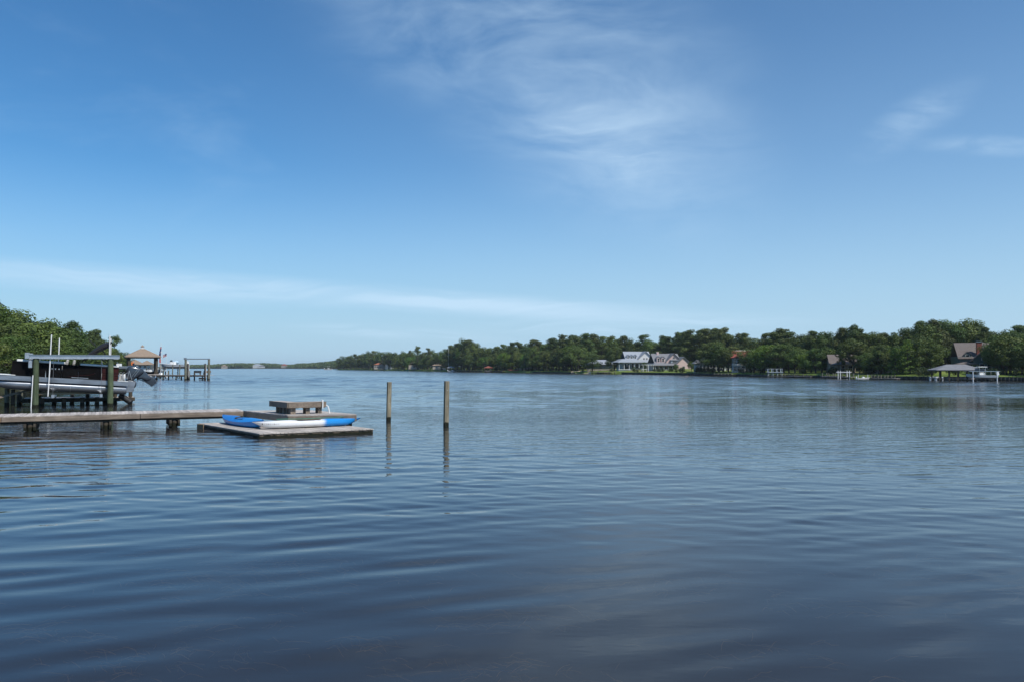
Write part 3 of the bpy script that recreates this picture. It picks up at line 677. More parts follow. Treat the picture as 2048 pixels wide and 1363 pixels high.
# far shore, one hazy wooded mass
def far_wood():
    g = random.Random(5); cl = []
    for px in np.arange(340, 700, 1.05):
        prof = np.interp(px, [340, 420, 440, 480, 540, 580, 600, 640, 668, 700], [727, 727, 725.5, 723.5, 724, 727, 724.5, 722.5, 719, 718])
        Y0 = np.interp(px, [340, 560, 640, 700], [1760, 1790, 1560, 1180])
        for rowk in range(3):
            Y = Y0 + 18 + rowk * 34; top = atY(px, prof + g.uniform(0, 2.6) + (2.6 - rowk) * 1.2, Y)
            h = top.z - 1.5; r_ = g.uniform(4.5, 8.0)
            cl.append((Vector((top.x + g.gauss(0, 2), Y + g.gauss(0, 6), 1.5 + h * 0.72)), (r_, r_, h * 0.28)))
            cl.append((Vector((top.x + g.gauss(0, 4), Y - 4, 1.5 + h * 0.34)), (r_, r_, h * 0.34)))
    me = leaves('treeline', cl, M['oakleaf'], 9, 1.5, 1.6)
    tag(link_mesh('treeline', me), 'hazy wooded far shore across the open water', 'treeline', kind='stuff')
far_wood()

# ------------------------------------------------------------------ houses (local frame: x along the front, -y towards the water, z up)
def window(root, x, y, z, w_, h_, side='f', name='window', frame='paintwhite'):
    """one window with a raised frame, a pane and a middle bar; side f = front (-y), l / r = ends"""
    t = 0.07
    def bx(mb, u0, u1, z0, z1, d0, d1):
        if side == 'f': mb.span(x + u0, x + u1, y - d1, y - d0, z + z0, z + z1)
        elif side == 'r': mb.span(x + d0, x + d1, y + u0, y + u1, z + z0, z + z1)
        else: mb.span(x - d1, x - d0, y + u0, y + u1, z + z0, z + z1)
    f = MB(); a, b = -w_ / 2, w_ / 2
    bx(f, a - t, a, -t, h_ + t, 0.0, 0.06); bx(f, b, b + t, -t, h_ + t, 0.0, 0.06); bx(f, a, b, h_, h_ + t, 0.0, 0.06); bx(f, a, b, -t, 0, 0.0, 0.08)
    bx(f, a, b, h_ * .5 - .03, h_ * .5 + .03, 0.025, 0.05)
    o = f.build(name, M[frame], root); p = MB(); bx(p, a, b, 0, h_, 0.005, 0.02); p.build('pane', M['glassdark'], o)
    return o
def gable_x(root, mname, x0, x1, y0, y1, z, h, over=0.45, th=0.18, name='roof'):
    """ridge along x"""
    ym = (y0 + y1) / 2; s = h / (ym - y0); mb = MB()
    a, b = y0 - over, y1 + over; za = z - s * over
    mb.prism([(x0 - over, a, za), (x0 - over, ym, z + h), (x0 - over, b, za), (x0 - over, b, za + th), (x0 - over, ym, z + h + th), (x0 - over, a, za + th)], (x1 - x0 + 2 * over, 0, 0))
    return mb.build(name, M[mname], root)
def gable_y(root, mname, x0, x1, y0, y1, z, h, over=0.45, th=0.18, name='roof'):
    xm = (x0 + x1) / 2; s = h / (xm - x0); mb = MB(); a, b = x0 - over, x1 + over; za = z - s * over
    mb.prism([(a, y0 - over, za), (xm, y0 - over, z + h), (b, y0 - over, za), (b, y0 - over, za + th), (xm, y0 - over, z + h + th), (a, y0 - over, za + th)], (0, y1 - y0 + over, 0))
    return mb.build(name, M[mname], root)
def hip(root, mname, x0, x1, y0, y1, z, h, inset=None, over=0.5, th=0.16, name='roof', top=None):
    """hip roof; top = (x0,x1,y0,y1) of a flat upper rim for skirt roofs"""
    x0, x1, y0, y1 = x0 - over, x1 + over, y0 - over, y1 + over
    if top is None:
        i = inset if inset is not None else min(x1 - x0, y1 - y0) / 2
        i = min(i, (x1 - x0) / 2 - 0.05); ym = (y0 + y1) / 2; top = (x0 + i, x1 - i, ym - 0.05, ym + 0.05)
    def ring(a, zz): return [(a[0], a[2], zz), (a[1], a[2], zz), (a[1], a[3], zz), (a[0], a[3], zz)]
    mb = MB().loft([ring((x0, x1, y0, y1), z), ring((x0, x1, y0, y1), z + th), ring(top, z + h + th)])
    return mb.build(name, M[mname], root)
def walls(root, mname, x0, x1, y0, y1, z0, z1, gy=None, gx=None, name='wall'):
    mb = MB().span(x0, x1, y0, y1, z0, z1)
    if gy: mb.prism([(x0, y0, z1), (x1, y0, z1), ((x0 + x1) / 2, y0, z1 + gy)], (0, y1 - y0, 0))
    if gx: mb.prism([(x0, y0, z1), (x0, y1, z1), (x0, (y0 + y1) / 2, z1 + gx)], (x1 - x0, 0, 0))
    return mb.build(name, M[mname], root)
def dormer(root, x, y, z, w_, h_, depth, wallm, roofm):
    d_ = MB().span(x - w_ / 2, x + w_ / 2, y, y + depth, z, z + h_); d_.prism([(x - w_ / 2, y, z + h_), (x + w_ / 2, y, z + h_), (x, y, z + h_ + w_ * .45)], (0, depth, 0))
    o = d_.build('dormer', M[wallm], root)
    gable_y(o, roofm, x - w_ / 2, x + w_ / 2, y, y + depth, z + h_, w_ * .45, 0.18, 0.1, 'dormer_roof')
    window(o, x, y, z + h_ * .2, w_ * .55, h_ * .75)
def place(px, py, Y):
    p = atY(px, py, Y); return p
def house_root(name, label, px, Y, zbase, turn=0.0):
    p = atY(px, 734, Y); return thing(name, label, 'house', (p.x, p.y, zbase), math.atan2(-p.x, p.y) * 0.6 + turn)

# white house with wrap-around porch, three dormers and a front gable
h = house_root('white_house', 'white two-storey house with grey hip porch roof and three dormers', 1272, 322, 2.1, R(12))
walls(h, 'bluegreywall', -6.0, 5.6, 0, 8, -1.2, 3.3)
walls(h, 'bluegreywall', -3.6, 3.2, 1.6, 7.6, 3.3, 4.5)
gable_x(h, 'bluegreyroof', -3.8, 6.2, 1.2, 8.0, 4.1, 2.7)
walls(h, 'paintwhite', 0.9, 7.0, -0.4, 6, 3.0, 3.9, gy=2.9); gable_y(h, 'bluegreyroof', 0.6, 7.3, -0.4, 6, 3.75, 3.1)
for x in (-3.0, -1.5, 0.0): dormer(h, x, 1.0, 3.9, 1.15, 1.25, 2.6, 'bluegreywall', 'bluegreyroof')
for x in (3.2, 4.4, 6.2): window(h, x, -0.4, 3.35, 0.6, 0.9)
hip(h, 'bluegreyroof', -8.0, 9.0, -3.2, 9, 2.45, 1.3, top=(-5.6, 7.0, 0.4, 7.6))
for k in range(9): MB().span(-7.8 + k * 2.05, -7.62 + k * 2.05, -3.1, -2.92, -0.2, 2.45).build('porch_post', M['paintwhite'], h)
MB().span(-8, 9, -3.2, 0, -0.35, -0.15).build('porch_floor', M['paintwhite'], h); MB().span(-7.9, 8.9, -3.0, -0.05, -1.2, -0.36).build('porch_base', M['bluegreywall'], h)
for x in (-4.6, -2.9, -1.2, 0.5, 2.2, 3.9): window(h, x, 0, 0.4, 1.1, 1.6)
MB().span(-4.0, -2.6, -4.6, -3.2, -1.2, -0.6).build('steps', M['paintwhite'], h)

# pink house
h = house_root('pink_house', 'pale pink shingled house with two dormers, chimney and stacked front gables', 1340, 304, 1.55, R(14))
walls(h, 'pinkwall', -6.2, 6.4, 0.6, 9, -0.8, 2.7)
gable_x(h, 'greyroof', -5.6, 4.2, 0.8, 8.8, 2.9, 3.3)
walls(h, 'pinkwall', -1.4, 4.6, 0.2, 8, 2.4, 3.2, gy=3.0); gable_y(h, 'greyroof', -1.7, 4.9, 0.2, 8, 3.05, 3.25)
walls(h, 'pinkwall', 1.8, 7.6, -2.0, 6, -0.8, 2.2, gy=2.7); gable_y(h, 'greyroof', 1.5, 7.9, -2.0, 6, 2.05, 2.95)
walls(h, 'bluegreywall', 0.2, 3.0, -0.6, 3, 2.7, 3.7); hip(h, 'greyroof', 0.2, 3.0, -0.6, 2, 3.7, 0.7, over=0.3)
for x in (-4.3, -2.5): dormer(h, x, 0.6, 2.9, 1.35, 1.7, 3.0, 'pinkwall', 'greyroof')
MB().span(-3.9, -3.0, 4.2, 5.0, 4.5, 7.0).build('chimney', M['pinkwall'], h)
hip(h, 'greyroof', -6.6, 2.2, -2.4, 2.0, 1.75, 0.9, top=(-6.0, 2.2, 0.4, 2.0))
for k in range(6): MB().span(-6.5 + k * 1.65, -6.34 + k * 1.65, -2.35, -2.19, -0.4, 1.75).build('porch_post', M['paintwhite'], h)
MB().span(-6.8, 2.0, -2.5, 0.6, -0.55, -0.4).build('porch_floor', M['paintwhite'], h)
for x in (-5.2, -3.6, -2.0, -0.4, 1.0): window(h, x, 0.6, 0.0, 1.0, 1.5)
window(h, 4.7, -2.0, 0.4, 0.9, 1.1); window(h, 1.6, 0.2, 4.0, 0.8, 1.0); window(h, 1.6, -0.6, 2.9, 1.6, 0.6)
rl = MB(); rl.span(-6.7, 2.0, -2.55, -2.5, 0.2, 0.28)
for k in range(22): rl.span(-6.6 + k * .39, -6.54 + k * .39, -2.55, -2.5, -0.4, 0.2)
rl.build('railing', M['paintwhite'], h)
pg = thing('pergola', 'white open pergola beside the pink house porch', 'pergola', (h.location.x - 9.0, h.location.y - 2.5, 1.5), h.rotation_euler.z)
for x in (-2, 0, 2):
    for y in (-1, 1): MB().span(x - .1, x + .1, y - .1, y + .1, -0.4, 2.0).build('post', M['paintwhite'], pg)
for y in (-1, 1): MB().span(-2.4, 2.4, y - .06, y + .06, 2.0, 2.2).build('beam', M['paintwhite'], pg)
for k in range(9): MB().span(-2.2 + k * .55, -2.14 + k * .55, -1.5, 1.5, 2.2, 2.34).build('rafter', M['paintwhite'], pg)

# ranch house, cottage, red-roofed house, tan house, taupe roof, white gable, teal house
h = house_root('ranch_house', 'low ranch house with wide blue-grey hip roof above the small beach', 1203, 338, 2.2)
walls(h, 'creamwall', -6.0, 6.0, 0, 8, -1.0, 1.6); hip(h, 'bluegreyroof', -6.0, 6.0, 0, 8, 1.6, 1.9, over=1.0)
for x in (-4.5, -2.5, 1.0, 3.8): window(h, x, 0, 0.2, 1.3, 1.0)
h = house_root('grey_cottage', 'grey cottage with steep hip roof and glazed sunroom', 1413, 268, 1.3)
walls(h, 'bluegreywall', -3.6, 6.0, 0, 7, -0.6, 2.6); hip(h, 'greyroof', -3.8, 6.0, 0, 7, 2.5, 3.0, inset=3.4)
for k in range(8): window(h, -2.9 + k * 1.1, 0, 0.2, 0.85, 1.9)
MB().span(-4.4, 8.4, -1.6, 0, -0.35, -0.2).build('deck', M['paintwhite'], h)
walls(h, 'paintwhite', 6.0, 12.5, 1.5, 6, -0.6, 2.0); hip(h, 'greyroof', 6.0, 12.5, 1.5, 6, 2.0, 1.2)
for k in range(4): window(h, 7.1 + k * 1.4, 1.5, 0.2, 1.0, 1.4)
h = house_root('red_roofed_house', 'red-roofed pale house with a two-level glazed balcony', 1486, 248, 1.5)
walls(h, 'creamwall', -2.6, 5.0, 0, 7, -0.6, 3.9, gx=2.6); gable_x(h, 'redroof', -2.6, 5.0, 0, 7, 3.9, 2.4, over=0.6)
hip(h, 'redroof', -3.4, 0.6, -2.0, 2, 4.0, 1.2)
for z in (0.1, 2.3):
    for k in range(3): window(h, -2.6 + k * 1.2, -1.9, z, 0.95, 1.3)
walls(h, 'bluegreywall', -3.4, 0.6, -1.9, 0, -0.6, 4.0, name='balcony')
MB().span(-3.6, 0.8, -2.15, -2.0, 1.75, 2.15).build('balcony_rail', M['paintwhite'], h)
h = house_root('tan_house', 'tan house glimpsed between dark trunks beside the red-roofed house', 1515, 246, 1.5)
walls(h, 'creamwall', -3, 3.2, 0, 6, -0.6, 2.6); hip(h, 'taupe_roof', -3, 3.2, 0, 6, 2.6, 1.6)
for k in range(4): window(h, -2.2 + k * 1.4, 0, 0.4, 0.8, 1.4)
h = house_root('shaded_house', 'shaded house with taupe roof behind slim dark pines', 1682, 200, 1.4)
walls(h, 'stonewall', -2.6, 3.4, 0, 6, -0.5, 2.4, gx=1.8); gable_x(h, 'taupe_roof', -2.4, 3.6, 0, 6, 2.3, 2.0); hip(h, 'greyroof', -1.8, 3.0, -2.0, 1, 1.9, 0.6)
for x in (-1.4, 0.4, 2.2): window(h, x, 0, 0.3, 0.9, 1.3)
h = house_root('white_gable_house', 'white gabled house mostly hidden behind the cypress trees', 1776, 186, 1.2)
walls(h, 'paintwhite', -1.8, 1.8, 0, 5, -0.5, 2.6, gy=2.0); gable_y(h, 'greyroof', -1.8, 1.8, 0, 5, 2.6, 2.1); window(h, 0, 0, 0.5, 1.0, 1.4); window(h, 0, 0, 2.6, 0.7, 0.8)
walls(h, 'paintwhite', -3.6, -1.8, 1, 4, -0.5, 1.5); hip(h, 'greyroof', -3.6, -1.8, 1, 4, 1.5, 0.7)
h = house_root('teal_house', 'dark teal gabled house with tall brick chimney behind the boathouse', 1943, 178, 1.9, R(0))
walls(h, 'tealwall', -2.6, 7.0, 0, 8, -0.6, 3.1); gable_x(h, 'taupe_roof', -2.2, 7.0, 0.2, 7.8, 3.0, 3.1, over=0.5)
walls(h, 'tealwall', 0.2, 5.4, -0.8, 5, -0.6, 2.4, gy=2.4); gable_y(h, 'taupe_roof', 0.0, 5.6, -0.8, 5, 2.3, 2.6, over=0.4)
dormer(h, -0.7, 0.1, 2.2, 1.3, 1.4, 3.0, 'tealwall', 'taupe_roof'); window(h, 2.7, -0.8, 2.3, 1.7, 0.5); window(h, 1.9, -0.8, 0.3, 0.8, 1.2); window(h, 3.4, -0.8, 0.3, 0.8, 1.2)
MB().span(1.1, 2.1, -.2, .7, 2.6, 6.3).build('chimney', M['brick'], h); MB().span(1.0, 2.2, -.3, .8, 6.3, 6.45).build('chimney_cap', M['galv'], h)
hip(h, 'taupe_roof', -3.0, 0.3, -2.2, 1, 1.3, 0.5)
for x in (-2.9, -1.6, -0.2): MB().span(x - .07, x + .07, -2.1, -1.96, -0.6, 1.3).build('porch_post', M['paintwhite'], h)
for x in (-2.0, -0.9): window(h, x, 0, -0.1, 0.8, 1.2)

# villa with orange roof on the point; half hidden houses by the long dock; roofs on the far shore
h = house_root('orange_roofed_villa', 'orange-tiled villa with two white towers on the distant point', 764, 712, 2.0)
walls(h, 'creamwall', -7, 0.5, 0, 8, -1, 3.0); hip(h, 'orangeroof', -7, 0.5, 0, 8, 3.0, 1.6)
walls(h, 'creamwall', 1.0, 9.0, 1, 8, -1, 5.0); hip(h, 'orangeroof', 1.0, 9.0, 1, 8, 5.0, 2.0)
for k in range(4): window(h, -6 + k * 1.7, 0, 0.3, 1.0, 1.6)
for x in (4.6, 8.0):
    MB().loft([[(x - a, -3 - a, z), (x + a, -3 - a, z), (x + a, -3 + a, z), (x - a, -3 + a, z)] for a, z in ((1.5, -1.8), (1.1, 3.0), (1.25, 3.4))]).build('white_tower', M['paintwhite'], h)
h = house_root('brown_house', 'tan-roofed house showing through trees by the white lawn chairs', 877, 550, 2.2)
walls(h, 'creamwall', -4, 4, 0, 8, -1, 1.6); hip(h, 'brownroof', -4, 4, 0, 8, 1.6, 2.4); window(h, -1.5, 0, 0.2, 1.2, 1.0); window(h, 1.8, 0, 0.2, 1.2, 1.0)
h = house_root('stone_cottage', 'small tan cottage between the lone pines', 828, 600, 2.2)
walls(h, 'creamwall', -4, 4, 0, 7, -1, 2.2); gable_y(h, 'brownroof', -4, 4, 0, 7, 2.2, 2.6); window(h, 0, 0, 0.3, 1.5, 1.2)
h = house_root('shed_house', 'grey-roofed cottage with pale terrace behind the trees by the red canoe', 1056, 416, 2.0)
walls(h, 'creamwall', -4, 4, 0, 6, -1, 1.4); gable_y(h, 'bluegreyroof', -3, 4, 0, 6, 1.4, 2.6); window(h, 0, 0, 0.2, 1.4, 0.9); MB().span(-6, 6, -2.2, -1.9, -0.6, 0.3).build('terrace_wall', M['creamwall'], h)
for px, Y, wl, rf, lab in ((514, 1770, 'paintwhite', 'bluegreyroof', 'big white house on the hazy far shore'), (568, 1740, 'creamwall', 'redroof', 'red-roofed house on the hazy far shore'), (448, 1755, 'creamwall', 'brownroof', 'small tan house on the hazy far shore'),
                           (523, 1765, 'paintwhite', 'greyroof', 'narrow white house beside the big one on the far shore'), (500, 1800, 'creamwall', 'taupe_roof', 'tan house above the trees on the far shore')):
    h = house_root('far_house', lab, px, Y, 1.6); s = 9 if px == 514 else 6
    walls(h, wl, -s, s, 0, 10, -1, 5.4 if px in (514, 568) else 3.5); hip(h, rf, -s, s, 0, 10, 5.4 if px in (514, 568) else 3.5, 3.0)
    for k in range(4): window(h, -s * .7 + k * s * .45, 0, 1.5, 1.6, 2.0)
h = house_root('brown_roofed_house', 'house with low brown double roof beyond the gazebo', 276, 372, 2.3)
walls(h, 'paintwhite', -5, 5.5, 0, 8, -1, 1.6); hip(h, 'brownroof', -5.2, 1.2, 0, 8, 1.6, 2.3); hip(h, 'brownroof', 0.8, 5.8, -1, 7, 1.5, 1.9)
for k in range(4): window(h, -3.6 + k * 2.2, 0, 0.2, 1.1, 1.1)
# water tower on the far shore
p = atY(352, 727, 1850); wt = thing('water_tower', 'pale blue water tower above the hazy far shore', 'water tower', (p.x, p.y, 1.5))
MB().loft([[(r_ * math.cos(a * math.pi / 8), r_ * math.sin(a * math.pi / 8), z) for a in range(16)] for r_, z in ((3.6, 0), (2.6, 4), (2.6, 8.2), (5.6, 10.5))]).build('column', M['tankblue'], wt, True)
MB().loft([[(r_ * math.cos(a * math.pi / 8), r_ * math.sin(a * math.pi / 8), z) for a in range(16)] for r_, z in ((5.6, 10.5), (6.6, 12), (6.6, 13.5), (5.2, 15.2), (2.2, 16.3), (.2, 16.5))]).build('tank', M['tankblue'], wt, True)

# ------------------------------------------------------------------ bulkheads, beach and lawns of the far bank
def bulkhead(label, px0, px1, hgt=0.72, step=2.2):
    pts = []
    n = int(abs(px1 - px0) / 8)
    for k in range(n + 1):
        px = px0 + (px1 - px0) * k / n; Y = shore_depth(px) - 0.25; pts.append(Vector(((px - 1024) / F * Y, Y, 0)))
    root = thing('bulkhead', label, 'bulkhead', pts[0])
    L = [p - pts[0] for p in pts]
    for a, b in zip(L[:-1], L[1:]):
        MB().bar(a + Vector((0, 0, hgt / 2 - .4)), b + Vector((0, 0, hgt / 2 - .4)), 0.08, hgt + 0.8).build('panel', M['bulkwood'], root)
        MB().bar(a + Vector((0, 0, hgt + .03)), b + Vector((0, 0, hgt + .03)), 0.3, 0.07).build('cap', M['greypile'], root)
    tot = 0.0
    for a, b in zip(L[:-1], L[1:]):
        d_ = (b - a).length; m = max(1, int(d_ / step)); t_ = (b - a).normalized(); nn = Vector((t_.y, -t_.x, 0)); nn = nn if nn.y < 0 else -nn
        for q in range(m):
            c = a.lerp(b, (q + .5) / m) + nn * 0.16
            MB().tube(c + Vector((0, 0, -.8)), c + Vector((0, 0, hgt + rnd.uniform(.0, .18))), 0.12, 0.11, 6).build('pile', M['bulkwood'], root)
bulkhead('dark timber bulkhead below the lawns of the white and pink houses', 1243, 1462)
bulkhead('dark timber bulkhead along the shaded bank with the two-level dock', 1466, 1690, 0.6, 3.0)
bulkhead('dark timber bulkhead beside the low white boat', 1742, 1835, 0.7)
bulkhead('dark timber bulkhead below the boathouse lawn', 1836, 2110, 0.75)
bulkhead('low dark bulkhead under the trees by the sandy beach', 1065, 1150, 0.5)
def sand(px0, px1, off, nm='beach'):
    mb = MB(); rows = []
    for k in range(9):
        px = px0 + (px1 - px0) * k / 8; Y = shore_depth(px); r_ = []
        q = math.sin(math.pi * k / 8)
        for j in range(5):
            yy = Y - 1.0 + (off * q + 1.0) * j / 4; x = (px - 1024) / F * yy
            r_.append((x, yy, 0.05 + (land_z(x, yy) + 0.06) * min(1, j / 1.6) if j else -0.2))
        rows.append(r_)
    mb.loft(rows, closed=False); o = mb.build(nm, M['sand']); tag(o, kind='structure')
sand(1142, 1182, 12)

# ------------------------------------------------------------------ near dock: walkway, platform, float
ZD = 0.65
def lerp(a, b, t): return a + (b - a) * t
W0, W1 = onz(0, 831.5, ZD), onz(487, 820, ZD)
U = (W1 - W0).normalized(); V_ = Vector((-U.y, U.x, 0))
dock = thing('wooden_walkway', 'weathered grey wooden walkway on short piles leading to the bench platform', 'walkway', (W1.x, W1.y, 0), math.atan2(U.y, U.x))
WL, WW = 26.0, 1.9
plank = MB().box((0, WW / 2, ZD - .02), (0.135, WW + 0.04, 0.04)).mesh('plank', M['deckwood'], bevel=0.004)
k = 0
while k * 0.142 < WL:
    o = link_mesh('plank', plank, dock, (-0.07 - k * 0.142, rnd.gauss(0, .008), rnd.gauss(0, .0025))); o.rotation_euler = (0, 0, rnd.gauss(0, .004)); k += 1
seams = [0.0, -4.25, -9.3, -9.75, -14.5, -19.4, -24.2, -26.0]
for a, b in zip(seams[:-1], seams[1:]):
    MB().span(b + .012, a - .012, -0.065, -0.025, ZD - 0.235, ZD - 0.045).build('fascia_board', M['newwood' if a == -9.3 else 'fascia'], dock, bevel=.006)
    MB().span(b + .012, a - .012, WW + .025, WW + .065, ZD - 0.30, ZD - 0.045).build('fascia_board', M['fascia'], dock, bevel=.006)
for y in (0.12, WW / 2, WW - .12): MB().span(-WL, -.02, y - .04, y + .04, ZD - .33, ZD - .042).build('joist', M['darkpile'], dock)
for x in [-(W1 - onz(q, 831.5 - q * 11.5 / 487, ZD)).length - .05 for q in (352, 215, 63)] + [-13.9, -18.4, -23.0]:
    for y in (0.16, WW - .16):
        MB().tube((x, y, -1.6), (x, y, ZD - .33), 0.13, 0.12, 10).build('pile', M['darkpile'], dock, True)
    for s in (-.17, .17): MB().span(x + s - .045, x + s + .045, -0.12, WW + .12, ZD - .60, ZD - .335).build('cross_beam', M['darkpile'], dock)
    MB().bar((x, 0.16, -.1), (x, WW - .16, 0.35), .05, .12).build('brace', M['darkpile'], dock)

def quad_deck(name, label, cat, L, Fc, Rc, Bc, z, bw, matn, th, along_front, gap=0.008):
    """deck with corners left, front, right, back (world xy at height z); boards as single pieces"""
    root = thing(name, label, cat, (Fc.x, Fc.y, 0)); L, Fq, Rq, Bq = [p - Vector((Fc.x, Fc.y, 0)) for p in (L, Fc, Rc, Bc)]
    for q in (L, Fq, Rq, Bq): q.z = z
    # boards run from the front edge F-R to the back edge L-B (or along it)
    A0, A1, B0, B1 = (Fq, Rq, L, Bq) if not along_front else (Fq, L, Rq, Bq)
    n = int((A1 - A0).length / bw)
    for k in range(n):
        t0, t1 = (k + gap / bw / 2) / n, (k + 1 - gap / bw / 2) / n
        dz = rnd.gauss(0, .002); ov = rnd.uniform(-.012, .012)
        a0, a1, b1, b0 = lerp(A0, A1, t0), lerp(A0, A1, t1), lerp(B0, B1, t1), lerp(B0, B1, t0)
        e = (a0 - b0).normalized() * (0.03 + ov); a0 = a0 + e; a1 = a1 + e
        mb = MB().prism([a0 + Vector((0, 0, dz)), a1 + Vector((0, 0, dz)), b1 + Vector((0, 0, dz)), b0 + Vector((0, 0, dz))], (0, 0, -th))
        mb.build('plank', M[matn], root)
    return root, (L, Fq, Rq, Bq)
def inset(p, c, k): q = p.lerp(c, k); return q
P_F, P_R, P_L = onz(577, 829, ZD), onz(713, 827, ZD), onz(487, 820, ZD)
P_B = P_R + (P_L - P_F) * 1.0
plat, cs = quad_deck('bench_platform', 'square weathered deck platform at the walkway end carrying the bench', 'dock platform', P_L, P_F, P_R, P_B, ZD + 0.002, 0.14, 'deckwood', 0.04, True)
Lq, Fq, Rq, Bq = cs; cc = (Lq + Rq) / 2
for a, b in ((Lq, Fq), (Fq, Rq), (Rq, Bq), (Bq, Lq)):
    dn = Vector((0, 0, -.165)); MB().bar(inset(a, cc, .004) + dn, inset(b, cc, .004) + dn, 0.045, 0.24).build('fascia_board', M['fascia'], plat, bevel=.005)
for a in (Lq, Fq, Rq, Bq):
    q = inset(a, cc, .12); MB().tube((q.x, q.y, -1.6), (q.x, q.y, ZD - .3), .13, .12, 10).build('pile', M['darkpile'], plat, True)
for t in (.15, .5, .85): MB().bar(lerp(Lq, Fq, t) + Vector((0, 0, -.18)), lerp(Bq, Rq, t) + Vector((0, 0, -.18)), .06, .22).build('joist', M['darkpile'], plat)

# corner bench
ZB = ZD + 0.50
bF, bL, bR = onz(576, 804, ZB), onz(540, 800.6, ZB), onz(651, 802, ZB)
bench = thing('corner_bench', 'heavy weathered timber L-shaped bench on square legs at the dock end', 'bench', (bF.x, bF.y, ZD))
l_, r_ = bL - bF, bR - bF; l_.z = r_.z = 0
lu, ru = l_.normalized(), r_.normalized(); wd = 0.5; hb = ZB - ZD
def slab(p, d1, len1, d2, len2, z0, z1, name, mname):
    q = [p, p + d1 * len1, p + d1 * len1 + d2 * len2, p + d2 * len2]
    return MB().prism([(v.x, v.y, z1) for v in q], (0, 0, z0 - z1)).build(name, M[mname], bench, bevel=.005)
O = Vector((0, 0, 0))
for k in range(4):
    slab(O + lu * (0.02 + k * .125), ru, r_.length, lu, 0.118, hb - .045, hb, 'seat_plank', 'deckwood')
    slab(O + ru * (0.02 + k * .125) + lu * 0.53, lu, l_.length - .53, ru, 0.118, hb - .045, hb, 'seat_plank', 'deckwood')
slab(O - lu * 0.04, ru, r_.length, lu, 0.045, hb - .23, hb + .004, 'front_board', 'fascia')
slab(O - ru * 0.04, lu, l_.length, ru, 0.045, hb - .23, hb + .004, 'front_board', 'fascia')
slab(O + ru * (r_.length + .002), lu, .52, ru, 0.04, hb - .22, hb, 'end_board', 'fascia')
for t, w_ in ((.16, .22), (.55, .18), (.88, .16)):
    slab(ru * (r_.length * t - w_ / 2) + lu * .10, ru, w_, lu, .32, 0, hb - .10, 'leg', 'fascia'); slab(ru * (r_.length * t - .22) + lu * .06, ru, .44, lu, .36, hb - .25, hb - .06, 'leg_bracket', 'fascia')
for t in (.2, .38, .56, .74):
    slab(lu * (l_.length * t) + ru * .12, lu, .16, ru, .30, 0, hb - .08, 'leg', 'fascia')
strips = thing('white_strips', 'bent white plastic strips at the bench end', 'ladder', (bF.x + ru.x * r_.length * .90, bF.y + ru.y * r_.length * .9, ZD))  # two bent white plastic pieces, use not known
MB().path([tuple(-lu * .09 + Vector((0, 0, .22))), tuple(-lu * .10 + Vector((0, 0, .45))), tuple(-lu * .07 + Vector((.01, 0, .56))), tuple(lu * .1 + Vector((.02, 0, .56)))], .024, 8).build('rail', M['pvc'], strips, True)
MB().path([tuple(ru * .27 - lu * .12 + Vector((.03, 0, .0))), tuple(ru * .24 - lu * .12 + Vector((0, 0, .28))), tuple(ru * .2 + lu * .05 + Vector((0, 0, .36)))], .024, 8).build('rail', M['pvc'], strips, True)

# floating dock
ZF = 0.17
f_F, f_R, f_L = onz(518, 866, ZF), onz(747, 856.3, ZF), onz(397, 845.3, ZF)
f_B = f_R + (f_L - f_F)
flt, cs = quad_deck('floating_dock', 'low floating wooden dock with kayaks on it', 'floating dock', f_L, f_F, f_R, f_B, ZF, 0.15, 'floatwood', 0.035, False, 0.014)
Lq, Fq, Rq, Bq = cs; cc = (Lq + Rq) / 2
for a, b in ((Lq, Fq), (Fq, Rq), (Rq, Bq), (Bq, Lq)):
    MB().bar(inset(a, cc, .012) + Vector((0, 0, -.12)), inset(b, cc, .012) + Vector((0, 0, -.12)), 0.06, 0.165).build('side_beam', M['floatside'], flt)
for (s, t) in ((.1, .15), (.5, .15), (.9, .15), (.1, .5), (.5, .5), (.9, .5), (.1, .85), (.5, .85), (.9, .85)):
    c = lerp(lerp(Fq, Rq, s), lerp(Lq, Bq, s), t); MB().box((c.x, c.y, -.12), (.9, .8, .3), math.atan2(-(Lq - Fq).x, (Lq - Fq).y)).build('float_drum', M['rubber'], flt)
MB().bar(Lq + Vector((0.1, -.05, -.1)), Lq + Vector((.55, -.5, -.1)), .3, .16).build('corner_block', M['newwood'], flt)

